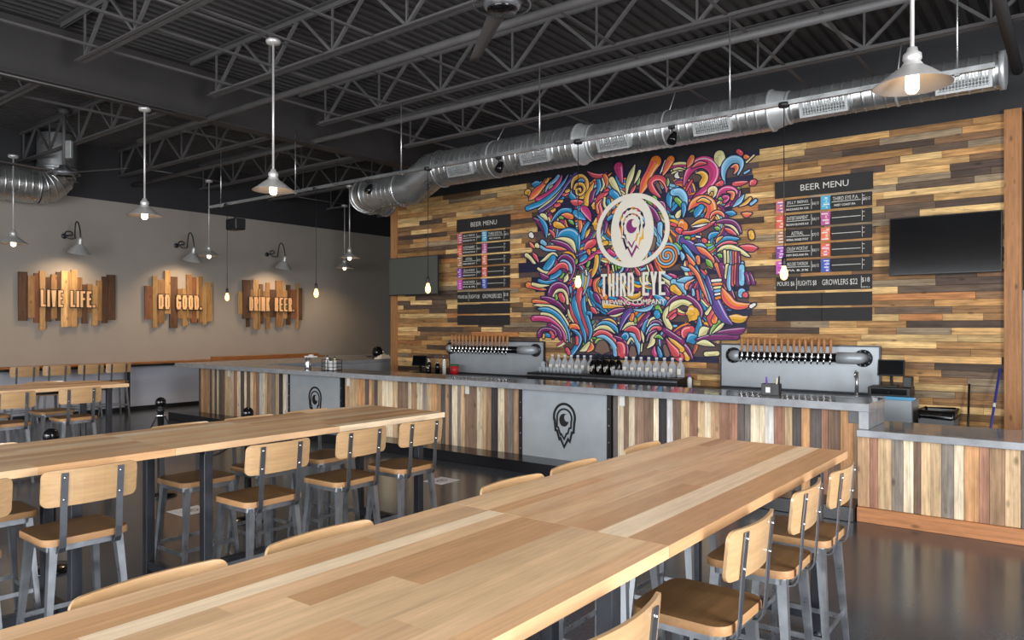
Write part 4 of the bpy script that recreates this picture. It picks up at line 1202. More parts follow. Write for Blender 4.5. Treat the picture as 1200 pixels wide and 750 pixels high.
sp = thing('loudspeaker', 'black box speaker hanging from the rail in front of the sign wall', 'speaker', (-12.0, 7.47, 3.63))
m = MB(); m.cham(-.16, .16, -.10, .10, -.10, .10, .015); m.build('cabinet', M['black'], sp)
m = MB(); m.cham(-.145, .145, -.108, -.10, -.085, .085, .003); m.build('speaker_grille', plain('speaker_cloth', srgb(20, 20, 22), .8, 0, .3, 120), sp)
m = MB(); m.bar((0, -.0, .10), (0, -.16, .33), .03, .01); m.tube([(0, 0, .1), (0, -.15, .33)], .012, 8); m.build('bracket', M['black'], sp)

# ---------------------------------------------------------------- cone pendant lamps
def cone_lamp(loc, zc, label, power):
    t = thing('cone_pendant', label, 'pendant lamp', loc, 0, 'metal cone pendant lamps on rigid stems')
    h = zc - loc[2]
    m = MB(); m.lathe([(0, h), (.075, h), (.08, h - .02), (.07, h - .045), (.03, h - .055), (0, h - .055)], seg=24); m.build('canopy', M['shade_out'], t)
    m = MB(); m.tube([(0, 0, .2), (0, 0, h - .05)], .0125, 10); m.build('stem', M['shade_out'], t)
    m = MB(); m.lathe([(.012, .235), (.028, .23), (.034, .205), (.052, .19), (.055, .16), (.045, .145), (.06, .125), (.06, .11)], seg=24); m.build('socket_cup', M['shade_out'], t)
    m = MB()
    m.lathe([(.055, .12), (.075, .108), (.115, .08), (.17, .035), (.221, .0), (.224, -.004)], seg=40, mat=0)
    m.lathe([(.224, -.004), (.217, -.002), (.165, .028), (.11, .072), (.05, .112), (0, .114)], seg=40, mat=1)
    m.build('shade', [M['shade_out'], M['shade_in']], t)
    m = MB(); m.lathe([(0, .112), (.03, .11), (.036, .09), (.04, .0), (.038, -.03), (.024, -.05), (0, -.055)], seg=20); m.build('bulb', M['bulb'], t)
    d = bpy.data.lights.new('lamp_light', 'SPOT'); d.energy = power; d.color = (1.0, .68, .38); d.spot_size = math.radians(150); d.spot_blend = .7; d.shadow_soft_size = .06
    o = bpy.data.objects.new('lamp_light', d); COL.objects.link(o); o.parent = t; o.location = (0, 0, -.075)
for loc, zc, lab in [((-0.84, 5.15, 3.31), 5.0, 'white lit cone lamp hanging before the duct end, above the low counter'), ((-7.06, 4.85, 3.31), 4.965, 'cone lamp on a long stem over the middle table'),
                     ((-10.06, 4.90, 3.31), 4.77, 'cone lamp on a stem hung from the steel girder'), ((-14.4, 4.79, 3.22), 4.72, 'cone lamp over the small table by the sign wall'),
                     ((-14.87, 8.62, 3.32), 4.95, 'cone lamp in front of the DO GOOD sign'), ((-12.95, 10.86, 3.335), 4.95, 'cone lamp beyond the bar end, the lower-lit of two close together'), ((-15.15, 12.54, 3.32), 4.95, 'small cone lamp deepest in the passage behind another')]:
    cone_lamp(loc, zc, lab, 55)

# ---------------------------------------------------------------- gooseneck lamps and slatted signs
def gooseneck(y, z, label):
    t = thing('gooseneck_lamp', label, 'wall lamp', (-16.2, y, z), 0, 'gooseneck lamps over the slatted signs')
    m = MB(); m.lathe([(0, .02), (.05, .02), (.055, .0)], T(0, 0, 0) @ R(PI/2, 'Y'), 18); m.build('wall_plate', M['dark_steel'], t)
    m = MB(); m.tube([(0, 0, 0), (.17, 0, 0)], .016, 10); m.build('mount_stub', M['dark_steel'], t)
    pts = [(.17, 0, .0), (.18, .04, .012)] + [(.18 + .0006*q, .095*math.cos(math.radians(q)), .08*math.sin(math.radians(q))) for q in range(20, 331, 20)]
    pts += [(.40, .04, -.045), (.45, .02, .03), (.49, .01, .13), (.53, 0, .21), (.58, 0, .245), (.65, 0, .22), (.71, 0, .13), (.75, 0, .0), (.765, 0, -.10)]
    m = MB(); m.tube(pts, .013, 8); m.build('arm', M['dark_steel'], t)
    Mx = T(.765, 0, -.10) @ R(math.radians(16), 'Y')
    m = MB(); m.lathe([(.012, .02), (.03, .015), (.042, -.02), (.045, -.10), (.05, -.115)], Mx, 20); m.build('socket_cup', M['shade_out'], t)
    m = MB(); m.lathe([(.048, -.11), (.08, -.14), (.14, -.21), (.20, -.285), (.205, -.29)], Mx, 28, 0); m.lathe([(.205, -.29), (.19, -.28), (.13, -.21), (.05, -.13), (0, -.12)], Mx, 28, 1)
    m.build('shade', [M['shade_out'], M['shade_in']], t)
    m = MB(); m.lathe([(0, -.12), (.025, -.13), (.04, -.18), (.03, -.22), (0, -.235)], Mx, 14); m.build('bulb', M['bulb'], t)
    d = bpy.data.lights.new('lamp_light', 'SPOT'); d.energy = 70; d.color = (1.0, .72, .46); d.spot_size = math.radians(125); d.spot_blend = .9; d.shadow_soft_size = .05
    o = bpy.data.objects.new('lamp_light', d); COL.objects.link(o); o.parent = t; o.location = (.70, 0, -.345); o.rotation_euler = (0, math.radians(24), 0)
for y, z, lab in [(6.28, 3.62, 'curled gooseneck lamp above the LIVE LIFE sign'), (8.60, 3.63, 'curled gooseneck lamp above the DO GOOD sign'), (10.94, 3.61, 'curled gooseneck lamp above the DRINK BEER sign')]: gooseneck(y, z, lab)
SIGNS = [('LIVE LIFE.', [(5.452, 5.609, 1.918, 2.861, 'd'), (5.609, 5.726, 1.973, 2.786, 'm'), (5.721, 5.818, 1.878, 2.847, 'r'), (5.813, 5.913, 1.739, 2.894, 't'), (5.913, 6.019, 1.906, 2.774, 'd'), (6.014, 6.121, 1.963, 2.836, 'm'), (6.111, 6.204, 1.921, 2.892, 'd'), (6.199, 6.316, 1.794, 2.917, 'p'), (6.311, 6.395, 1.808, 2.903, 't'), (6.382, 6.494, 1.794, 2.948, 't'), (6.489, 6.602, 1.99, 2.804, 'm'), (6.591, 6.694, 1.866, 2.664, 'd'), (6.686, 6.793, 2.085, 2.683, 'm'), (6.787, 6.887, 1.823, 2.644, 't'), (6.871, 6.988, 1.926, 2.76, 'm'), (6.977, 7.087, 1.876, 2.844, 'd'), (7.079, 7.254, 1.942, 2.89, 'd')], [5.821, 6.817, 2.196, 2.524]) ,
('DO GOOD.', [(7.867, 8.038, 1.961, 2.695, 'r'), (8.031, 8.135, 1.773, 2.913, 't'), (8.135, 8.3, 1.87, 2.844, 'm'), (8.3, 8.428, 2.085, 3.043, 't'), (8.421, 8.601, 1.773, 2.922, 'd'), (8.594, 8.718, 1.983, 2.654, 'm'), (8.71, 8.836, 1.807, 2.677, 't'), (8.806, 8.926, 1.985, 2.99, 'm'), (8.918, 9.054, 1.879, 2.936, 'r'), (9.046, 9.092, 1.987, 2.94, 't'), (9.084, 9.199, 1.897, 2.955, 'm'), (9.191, 9.284, 1.843, 2.714, 't'), (9.268, 9.448, 1.916, 2.835, 't')], [8.146, 9.15, 2.192, 2.51]) ,
('DRINK BEER.', [(10.113, 10.239, 2.101, 2.639, 't'), (10.23, 10.435, 1.996, 2.938, 'd'), (10.332, 10.426, 1.788, 2.684, 'd'), (10.426, 10.53, 2.017, 2.707, 'm'), (10.512, 10.66, 1.73, 2.962, 't'), (10.652, 10.704, 1.729, 2.734, 't'), (10.695, 10.801, 1.884, 2.854, 'd'), (10.793, 10.89, 2.001, 2.683, 'm'), (10.882, 10.998, 1.74, 2.901, 'm'), (10.989, 11.176, 2.041, 2.731, 'd'), (11.162, 11.374, 1.798, 2.964, 'm'), (11.365, 11.486, 2.005, 2.724, 't'), (11.477, 11.6, 1.846, 2.869, 'd'), (11.59, 11.781, 2.007, 2.754, 'r'), (11.772, 11.859, 1.745, 2.909, 't'), (11.849, 11.946, 1.968, 2.803, 'd')], [10.383, 11.671, 2.188, 2.531]) ,]
ST = {'d': (86, 62, 46), 'm': (138, 104, 68), 'r': (118, 78, 54), 't': (172, 136, 90), 'p': (200, 162, 110)}
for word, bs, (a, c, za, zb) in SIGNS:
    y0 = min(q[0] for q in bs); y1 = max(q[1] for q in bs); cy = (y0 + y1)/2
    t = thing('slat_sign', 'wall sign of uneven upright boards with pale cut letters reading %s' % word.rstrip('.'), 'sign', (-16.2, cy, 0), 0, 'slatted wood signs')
    m = MB(); m.box(.0, .03, y0 + .1 - cy, y1 - .1 - cy, za - .05, za - .01); m.box(.0, .03, y0 + .1 - cy, y1 - .1 - cy, zb + .03, zb + .07); m.build('batten', M['black'], t)
    for k, (p, q, lo, hi, tn) in enumerate(bs):
        r_, g_, b_ = ST[tn]; j = random.uniform(.9, 1.1)
        m = MB(); d = .055 + .018*(k % 2) + random.uniform(0, .012)
        m.cham(.03, d, p - cy, q - cy, lo, hi, .003, col=srgb(r_*j, g_*j, b_*j)); m.build('board', M['sign_board'], t)
    m = MB(); caps(m, word, a - cy - .012, c - cy + .012, za - .016, zb + .016, .077, .011, T(.09, 0, 0) @ WALLX, .006); m.build('letter_dark_outline', M['black'], t)  # dark outline round the lettering, drawn as slightly larger black letters
    m = MB(); caps(m, word, a - cy, c - cy, za, zb, .045, .035, T(.094, 0, 0) @ WALLX, .02); m.build('lettering', M['letters'], t)

# ---------------------------------------------------------------- ceiling fans (at rest)
def fan(x, y, z, zt, label, a0, rad):
    t = thing('ceiling_fan', label, 'ceiling fan', (x, y, z), a0)
    m = MB(); m.lathe([(0, -.02), (.125, -.02), (.13, .0), (.13, .02)], seg=36); m.build('hub_cover', M['black_gloss'], t)
    m = MB(); m.lathe([(.13, .0), (.15, .015), (.17, .06), (.16, .09), (.10, .12), (.06, .18), (.0, .18)], seg=36); m.lathe([(.235, .03), (.245, .03), (.245, .05), (.235, .05), (.235, .03)], seg=40); m.build('motor', M['steel'], t)
    m = MB(); m.tube([(0, 0, .15), (0, 0, zt - z)], .03, 12); m.lathe([(0, zt - z), (.09, zt - z), (.08, zt - z - .06), (.03, zt - z - .08)], seg=18); m.build('down_rod', M['joist'], t)
    for k in range(3):
        an = 2*PI/3*k; m = MB(); Mx = R(an, 'Z')
        vs = []; n = 8
        for i in range(n + 1):
            s = .15 + (rad - .15)*i/n; wd = .075 - .035*i/n
            for yy, zz in ((-wd, -.006), (-wd*.2, .016), (wd, .012), (wd, .006), (-wd*.2, .008), (-wd, -.012)): vs.append((s, yy, .05 + zz + .04*(i/n)))
        fs = []
        for i in range(n):
            for q in range(6): fs.append((6*i + q, 6*i + (q+1) % 6, 6*i + 6 + (q+1) % 6, 6*i + 6 + q))
        fs += [(0, 1, 2, 3, 4, 5), tuple(6*n + q for q in range(6))]
        m.add(vs, fs, 0, None, True, Mx); m.build('blade', M['blade'], t)
fan(-3.90, 4.92, 4.50, 5.52, 'large ceiling fan above the long tables, seen from below', 0.35, 1.55)
fan(-13.8, 5.35, 4.38, 5.52, 'large ceiling fan hung by the wide duct near the sign wall', 0.5, 1.2)
f2 = [o for o in bpy.data.objects if o.name.startswith('ceiling_fan') and o.location.x < -10][0]
m = MB(); m.cham(.04, .15, -.03, .03, .30, .60, .006); m.build('junction_box', M['galv_dull'], f2)

# ---------------------------------------------------------------- long tables
PALT = [((230,192,149),10),((220,176,132),9),((240,214,180),5),((210,163,118),7),((225,184,142),8)]
def table(x0, x1, y0, y1, label, group, near=.12, far=.12, iy0=.20, iy1=.20):
    cx, cy = (x0+x1)/2, (y0+y1)/2; w, L = x1 - x0, y1 - y0
    t = thing('long_table', label, 'table', (cx, cy, 0), 0, group)
    m = MB(); x = -w/2
    while x < w/2 - .001:
        sw = random.uniform(.065, .125)
        if w/2 - (x + sw) < .06: sw = w/2 - x
        y = -L/2
        while y < L/2 - .001:
            l = random.choice([.9, 1.3, 1.8, 2.5]) * random.uniform(.9, 1.1)
            if L/2 - (y + l) < .35: l = L/2 - y
            m.box(x, x + sw, y, y + l, 1.0235, 1.067, col=tone(PALT, .06)); y += l
        x += sw
    m.build('tabletop', M['table'], t)
    for sy in (-1, 1):
        for sx in (-1, 1):
            m = MB(); px, py = sx*(w/2 - (near if sy < 0 else far)), sy*(L/2 - (iy0 if sy < 0 else iy1))
            m.cham(px - .03, px + .03, py - .03, py + .03, .03, 1.0, .003); m.lathe([(.0, .0), (.028, 0), (.028, .012), (.012, .018), (.012, .03)], T(px, py, 0), 12)
            m.build('leg', M['dark_steel'], t)
    m = MB()
    for sy in (-1, 1):
        py = sy*(L/2 - (iy0 if sy < 0 else iy1)); e = (near if sy < 0 else far) + .031; m.cham(-w/2 + e, w/2 - e, py - .025, py + .025, .09, .15, .003); m.cham(-w/2 + .08, w/2 - .08, py - .03, py + .03, .985, 1.023, .003)
    for sx in (-1, 1):
        px = sx*(w/2 - .34); m.cham(px - .025, px + .025, -L/2 + iy0 + .04, L/2 - iy1 - .04, .965, 1.0, .003)
    m.cham(-.03, .03, -L/2 + iy0 + .031, L/2 - iy1 - .031, .092, .148, .003)
    m.build('frame', M['dark_steel'], t)
    return t
G = 'long communal tables of pale maple boards'
table(-2.117, -1.12, 2.331, 4.746, 'large pale table by the low counter, the half closer to the bar', G, .36)
table(-2.117, -1.12, -0.09, 2.329, 'large pale table filling the lower picture, the half away from the bar', G)
table(-5.40, -4.40, 2.331, 4.746, 'middle pale table between stool backs and stanchions, the half closer to the bar', G, iy0=.27)
table(-5.40, -4.40, -0.09, 2.329, 'middle pale table between stool backs and stanchions, the half at the picture edge', G, far=.30, iy1=.45)
table(-10.85, -9.86, 2.15, 4.60, 'small-looking pale table under the LIVE LIFE sign', G)

# ---------------------------------------------------------------- bar stools
def rrect(w, d, r, n=5):
    out = []
    for cx, cy, a in ((w/2 - r, d/2 - r, 0), (-w/2 + r, d/2 - r, 90), (-w/2 + r, -d/2 + r, 180), (w/2 - r, -d/2 + r, 270)):
        for i in range(n + 1): q = math.radians(a + 90*i/n); out.append((cx + r*math.cos(q), cy + r*math.sin(q)))
    return out
def make_stool():
    t = thing('bar_stool', '', 'bar stool', (0, 0, 0), 0, 'metal bar stools with wood seats and ply backs')
    m = MB(); P_ = rrect(.41, .44, .07); n = len(P_)
    rings = [(1.0, .668), (1.0, .695), (.985, .703)]
    vs = [(x*s, y*s, z) for s, z in rings for x, y in P_]
    m.add(vs, [(k*n + i, k*n + (i+1) % n, (k+1)*n + (i+1) % n, (k+1)*n + i) for k in range(2) for i in range(n)], 1, None, True)
    m.add(vs, [tuple(range(n))[::-1]]); m.add([(x*.985, y*.985, .703 - .0) for x, y in P_], [tuple(range(n))])
    m.build('seat', [M['seat'], M['seat_edge']], t)
    m = MB(); P_ = rrect(.365, .385, .05); Q_ = rrect(.355, .375, .045); n = len(P_)
    vs = [(x, y, .632) for x, y in P_] + [(x, y, .668) for x, y in P_] + [(x, y, .632) for x, y in Q_] + [(x, y, .668) for x, y in Q_]
    fs = []
    for i in range(n):
        j = (i+1) % n; fs += [(i, j, n+j, n+i), (2*n+j, 2*n+i, 3*n+i, 3*n+j), (j, i, 2*n+i, 2*n+j)]
    m.add(vs, fs); m.build('seat_frame', M['steel'], t)
    for sx in (-1, 1):
        for sy in (-1, 1):
            m = MB(); a = Vector((sx*.155, sy*.165, .655)); b_ = Vector((sx*.205, sy*.215, .0))
            m.bar(a, b_, .046, .040, w2=.024, h2=.022, up=(0, 1, 0))
            m.build('leg', M['steel'], t)
    at = lambda sx, sy, z: (sx*(.155 + .05*(1 - z/.655)), sy*(.165 + .05*(1 - z/.655)), z)
    for a, b_ in ((at(1, -1, .22), at(1, 1, .22)), (at(-1, -1, .22), at(-1, 1, .22)), (at(-1, -1, .19), at(1, -1, .19)), (at(-1, 1, .19), at(1, 1, .19))):
        m = MB(); m.bar(a, b_, .008, .026); m.build('stretcher', M['steel'], t)
    # bowed plywood back
    m = MB(); W_, N = .48, 14; cols = []
    bow = lambda y: -.255 + .036*(abs(y)/(W_/2))**2
    vs = []
    ys = [-W_/2 + q for q in (0, .002, .006, .012, .02, .035)]; ys = ys + [-.15, -.1, -.05, 0, .05, .1, .15] + [-q for q in ys[::-1]]; N = len(ys) - 1
    for y in ys:
        e = W_/2 - abs(y); r = .035
        cut = r - math.sqrt(max(0, r*r - (r - min(e, r))**2)) if e < r else 0
        zl, zh = .878 + cut, 1.07 - cut
        for z, o in ((zl, 0), (zh, 0), (zh, .013), (zl, .013)): vs.append((bow(y) - .10*(z - .97) + o, y, z))
    fs = [(0, 1, 2, 3)[::-1], tuple(4*N + k for k in range(4))]
    for i in range(N):
        for k in range(4): fs.append((4*i + k, 4*i + (k+1) % 4, 4*i + 4 + (k+1) % 4, 4*i + 4 + k))
    m.add(vs, fs[:2]); m.add(vs, fs[2:], 0, None, False); m.build('backrest', M['ply'], t)
    for sy in (-1, 1):
        y = sy*.14; x = bow(y) - .005
        pth = [(-.08, .625), (-.17, .622), (-.205, .632), (-.222, .66), (-.229, .72), (x - .10*(.90 - .97), .90), (x - .10*(1.055 - .97), 1.055)]
        m = MB()
        for (xa, za), (xb, zb) in zip(pth, pth[1:]): m.bar((xa, y, za), (xb, y, zb), .034, .006, up=(1, 0, .3) if abs(zb - za) > abs(xb - xa) else (0, 0, 1))
        bs = m.build('back_support', M['support'], t)
        for z in (.915, 1.03):
            m = MB(); m.lathe([(0, .006), (.006, .004), (.0075, 0)], T(x - .10*(z - .97) - .003, y, z) @ R(-PI/2, 'Y'), 8); m.build('bolt', M['chrome'], bs)
    for o in [t] + [x for x in bpy.data.objects if x.parent == t]: KIDS[o.name] = [x for x in bpy.data.objects if x.parent == o]
    return t
proto = make_stool(); used = [0]
def stool(x, y, face, label):
    j = random.uniform(-.04, .04)
    if not used[0]: o = proto; used[0] = 1; o.location = (x, y, 0); o.rotation_euler = (0, 0, face + j); o['label'] = label
    else: dup(proto, label, (x, y, 0), face + j)
ord4 = ['first', 'second', 'third', 'fourth', 'fifth', 'sixth']
for i, (y, x) in enumerate([(4.21, -1.245), (3.61, -1.255), (2.84, -1.24), (1.68, -1.17)]):
    stool(x, y, PI, 'bar stool on the open-floor side of the large pale table, %s from the bar' % ord4[i])
for i, y in enumerate([4.18, 3.40, 2.84, 1.71, 1.10]):
    stool(-1.965, y, 0, 'bar stool behind the large pale table, only its back rim showing, %s from bar' % ord4[i])
for i, (y, x) in enumerate([(4.21, -4.375), (3.60, -4.38), (2.875, -4.345), (1.77, -4.435), (1.15, -4.42)]):
    stool(x, y, PI, 'bar stool showing its whole back along the middle table, %s from the bar' % ord4[i])
for i, (y, x) in enumerate([(4.10, -5.22), (3.52, -5.22), (2.93, -5.22), (1.60, -5.22), (1.10, -5.22)]):
    stool(x, y, 0, 'bar stool across the middle table, seat seen under the tabletop, %s from the bar' % ord4[i])
for i, y in enumerate([3.93, 3.20]):
    stool(-9.87, y, PI, 'bar stool seen from behind at the small table by the signs, %s from bar' % ord4[i])
for i, y in enumerate([4.05, 3.30, 2.66]):
    stool(-10.83, y, 0, 'bar stool on the wall side of the small table by the signs, %s from bar' % ord4[i])
for i, y in enumerate([7.0, 6.46, 5.86, 5.32]):
    stool(-15.65, y, PI, 'bar stool drawn up to the wall ledge under the signs, %s from the bar' % ord4[i])

# wall ledge under the signs
t = thing('wall_ledge', 'long wood-edged drinks ledge along the sign wall on black posts', 'ledge')
m = MB(); m.cham(-16.198, -15.88, -3.0, 12.5, 1.0, 1.04, .004); m.build('ledge_top', M['ledge'], t)
m = MB(); m.cham(-16.19, -15.9, -2.95, 12.45, .955, .999, .003); m.build('rail', M['black'], t)
for y in (-1.5, 1.6, 4.7, 7.4, 10.4):
    m = MB(); m.cham(-15.97, -15.89, y - .04, y + .04, 0, .955, .003); m.build('leg', M['black'], t)
t = thing('ledge_rail', 'dark wooden rail board on the wall ledge end behind the bar', 'shelf board')
m = MB(); m.cham(-16.15, -15.9, 9.4, 12.3, 1.041, 1.10, .004); m.build('board', M['ledge'], t)

# rope-line stanchions
def stanchion(x, y, label):
    t = thing('stanchion', label, 'stanchion', (x, y, 0), 0, 'black stanchion posts')
    m = MB(); m.lathe([(0, .0), (.16, .0), (.165, .012), (.15, .022), (.04, .04), (.0, .04)], seg=28); m.build('base', M['black_gloss'], t)
    m = MB(); m.lathe([(.032, .03), (.032, .9), (.042, .905), (.042, .93), (.028, .94), (.028, .955)], seg=18); m.build('post', M['black'], t)
    m = MB(); m.lathe([(.028, .95)] + [(.055*math.sin(a), 1.0 - .055*math.cos(a)) for a in [PI*.12 + PI*.88*i/10 for i in range(11)]], seg=20); m.build('ball_finial', M['black_gloss'], t)
    m = MB(); m.lathe([(.042 + .012, .87), (.06, .86), (.054, .85), (.042, .86), (.054, .87)], seg=18); m.build('chain_ring', M['chrome'], t)
for x, y, lab in [(-7.82, 3.98, 'black ball-topped post standing before the bar corner panel'), (-6.21, 3.99, 'black ball-topped post right before the bar boards, behind the middle table'), (-6.09, 2.27, 'black ball-topped post by the stools of the small table')]: stanchion(x, y, lab.replace('right before', 'just before'))
def chain(p, q, sag, label):
    p, q = Vector(p), Vector(q); m = MB(); pts = []
    for i in range(17):
        s = i/16; v = p.lerp(q, s); v.z -= sag*4*s*(1 - s); pts.append(v)
    m.tube(pts, .009, 6)
    tag(m.build('chain', M['black']), label, 'chain', 'black chains between the posts')
chain((-7.82, 3.94, .86), (-6.13, 2.31, .86), .35, 'black chain running towards the post by the small table')
chain((-7.78, 4.0, .86), (-6.26, 4.0, .86), .35, 'black chain sagging between the two posts that stand level with each other')

# floor stickers
def sticker(x, y, label):
    t = thing('floor_sticker', label, 'floor sticker', (x, y, 0), 0, 'white distancing stickers on the floor')
    m = MB(); m.box(-.15, .15, -.16, .16, .0005, .0025); m.build('paper', M['paper'], t)
    m = MB(); A, B_, ball = eye_paths(.16, .16); flat_ribbon(m, A, .014, T(0, 0, .0026), .0006); m.prism(ball, 0, .0006, M=T(0, 0, .0026)); m.build('emblem', M['logo_black'], t)
sticker(-5.97, 6.38, 'white sticker on the floor in front of the bar step'); sticker(-6.95, 3.83, 'white sticker on the floor behind the middle table stools')

# ---------------------------------------------------------------- things on the bar
t = thing('napkin_holder', 'chrome cup and lid beside the condiment caddy on the bar', 'dispenser', (-10.35, 7.78, 1.0905))
m = MB(); m.lathe([(0, 0), (.055, 0), (.058, .01), (.058, .19), (.05, .2), (0, .2)], seg=20); m.build('cup', M['chrome'], t)
m = MB(); m.cham(-.03, .20, -.05, .05, .20, .225, .006); m.lathe([(0, .25), (.04, .245), (.045, .225)], T(.09, 0, 0), 14); m.build('lid', M['white'], t)
t = thing('condiment_caddy', 'black wire caddy of bottles and napkins on the bar above the eye panel', 'caddy', (-9.72, 7.78, 1.0905))
m = MB()
m.box(-.14, .14, -.09, .09, 0, .01)
for z in (.06, .12, .18):
    for a in (((-.14, -.09), (.14, -.09)), ((.14, -.09), (.14, .09)), ((.14, .09), (-.14, .09)), ((-.14, .09), (-.14, -.09))): m.bar((a[0][0], a[0][1], z), (a[1][0], a[1][1], z), .008, .008)
for x in (-.14, 0, .14):
    for y in (-.09, .09): m.bar((x, y, 0), (x, y, .18), .008, .008)
m.build('rack', M['black'], t)
for nm, lab, mt, x, y, r, h in [('sauce_bottle', 'white sauce bottle in the bar caddy', M['white'], -.06, -.04, .03, .24), ('sauce_bottle', 'dark green sauce bottle in the bar caddy', M['green'], -.10, .04, .026, .2), ('sauce_bottle', 'cream sauce bottle at the far side of the bar caddy', M['cream'], .02, .045, .028, .22)]:
    s = thing(nm, lab, 'bottle', (-9.72 + x, 7.78 + y, 1.1015), 0, 'bottles in the bar caddy')
    m = MB(); m.lathe([(0, 0), (r, 0), (r, h*.65), (r*.5, h*.8), (r*.4, h*.86)], seg=14); m.build('bottle_body', mt, s)
    m = MB(); m.lathe([(r*.45, h*.86), (r*.45, h*.95), (0, h)], seg=12); m.build('cap', M['black'], s)
m = MB(); m.box(-.05, .05, -.03, .03, 0, .15); tag(m.build('napkin_stack', M['paper'], None, (-9.645, 7.735, 1.1015)), 'stack of pale napkins standing in the bar caddy', 'napkins')
# pen box
t = thing('pen_holder', 'black box with a white square label holding pens on the bar', 'pen holder', (-2.60, 7.84, 1.0905), .1)
m = MB(); m.box(-.09, .09, -.06, .06, 0, .01); m.box(-.09, .09, -.06, -.055, 0, .12); m.box(-.09, .09, .055, .06, 0, .12); m.box(-.09, -.085, -.06, .06, 0, .12); m.box(.085, .09, -.06, .06, 0, .12); m.box(0.02, .025, -.06, .06, 0, .12); m.build('box', M['black'], t)
m = MB(); m.box(-.045, .0, -.062, -.0601, .03, .085); m.build('paper_label', M['paper'], t)
for lab, mt, x, y, h, tx in [('purple pen in the black box on the bar', M['purple'], -.03, -.02, .18, -.1), ('cream pen in the black box on the bar', M['cream'], .04, 0.0, .17, .12), ('black marker in the black box on the bar', M['black'], .065, .02, .19, .05)]:
    s = thing('pen', lab, 'pen', (-2.60 + x, 7.84 + y, 1.102), 0, 'pens in the bar box'); s.rotation_euler = (0, tx, 0)
    m = MB(); m.tube([(0, 0, 0), (0, 0, h*.8)], .009, 8); m.build('barrel', mt, s)
    m = MB(); m.tube([(0, 0, h*.8), (0, 0, h)], [.010, .007], 8); m.build('cap', mt, s)
t = thing('squeeze_bottle', 'small clear squeeze bottle at the end of the glass cooler', 'bottle', (-4.62, 10.3, .9))
m = MB(); m.lathe([(0, 0), (.035, 0), (.035, .13), (.02, .16)], seg=14); m.build('bottle_body', M['white'], t)
m = MB(); m.lathe([(.02, .16), (.008, .2), (0, .21)], seg=12); m.build('nozzle', M['purple'], t)

# ---------------------------------------------------------------- glassware on the cooler
def growler(dark):
    t = thing('growler', '', 'glass bottle', (0, 0, 0), 0, 'dark growlers on the cooler' if dark else 'clear growlers on the cooler')
    g = M['black_glass'] if dark else M['glass']
    m = MB(); m.lathe([(0, 0), (.058, 0), (.062, .01), (.062, .15), (.05, .19), (.024, .225), (.02, .26), (.023, .262), (.023, .285)], seg=18); m.build('bottle_body', g, t)
    m = MB(); m.lathe([(.024, .268), (.024, .295), (0, .297)], seg=14); m.build('cap', M['black'] if dark else M['white'], t)
    if dark:
        m = MB(); A, B_, ball = eye_paths(.07, .08); MX = T(0, -.0635, .085) @ WALLY
        flat_ribbon(m, A, .007, MX, .001); m.prism(ball, 0, .001, M=MX)
    else:
        m = MB(); m.cham(-.028, .028, -.0635, -.055, .04, .13, .002)
    m.build('emblem' if dark else 'paper_label', M['logo_white'], t)
    for o in [t]: KIDS[o.name] = [x for x in bpy.data.objects if x.parent == o]
    return t
gl = growler(False); gd = growler(True)
def place(proto, n, x, y, label, z=1.0305):
    if n == 0: proto.location = (x, y, z); proto['label'] = label
    else: dup(proto, label, (x, y, z))
k = 0
for i in range(7): place(gl, k, -7.28 + i*.13, 10.58, 'clear growler bottle in the back row by the tap wall, %s of seven' % (ord4 + ['seventh'])[i]); k += 1
for i in range(8): place(gl, k, -5.84 + i*.135, 10.58, 'clear growler bottle in the back row past the dark ones, %s of eight' % (ord4 + ['seventh', 'eighth'])[i]); k += 1
k = 0
for i in range(8): place(gd, k, -6.36 + (i % 4)*.128, 10.58 if i >= 4 else 10.42, 'black growler with pale eye emblem amid the clear ones, %s of the %s row' % (ord4[i % 4], 'front' if i < 4 else 'back')) ; k += 1
def taster():
    t = tag(None or (lambda m: m.build('tasting_glass', M['glass']))(mk_taster()), '', 'glass', 'small tasting glasses in front of the growlers'); return t
def mk_taster():
    m = MB(); m.lathe([(0, .004), (.028, .004), (.03, .0), (.036, .09), (.034, .09), (.028, .008), (0, .008)], seg=14); return m
ts = taster(); KIDS[ts.name] = []
k = 0
for i in range(12): place(ts, k, -7.33 + i*.072, 10.30 + .0*(i % 2), 'small tasting glass in the front row by the tap wall, %s' % ['at its end', 'second along', 'third along', 'fourth along', 'fifth along', 'sixth along', 'seventh along', 'eighth along', 'ninth along', 'tenth along', 'eleventh along', 'last, by the black growlers'][i]); k += 1
for i in range(14): place(ts, k, -5.92 + i*.074, 10.30, 'small tasting glass in the front row past the black growlers, %s' % ['first', 'second along', 'third along', 'fourth along', 'fifth along', 'sixth along', 'seventh along', 'eighth along', 'ninth along', 'tenth along', 'eleventh along', 'twelfth along', 'thirteenth along', 'last of all'][i]); k += 1
t = thing('water_pitcher', 'lone glass pitcher at the tap wall end of the glassware', 'pitcher', (-7.42, 10.5, 1.0305))
m = MB(); m.lathe([(0, 0), (.04, 0), (.045, .02), (.035, .1), (.03, .15), (.036, .17), (.033, .17), (.028, .14), (.03, .02), (0, .01)], seg=16); m.build('jug', M['glass'], t)
m = MB(); m.tube([(.03, 0, .15), (.075, 0, .14), (.08, 0, .08), (.042, 0, .04)], .006, 8); m.build('handle', M['glass'], t)

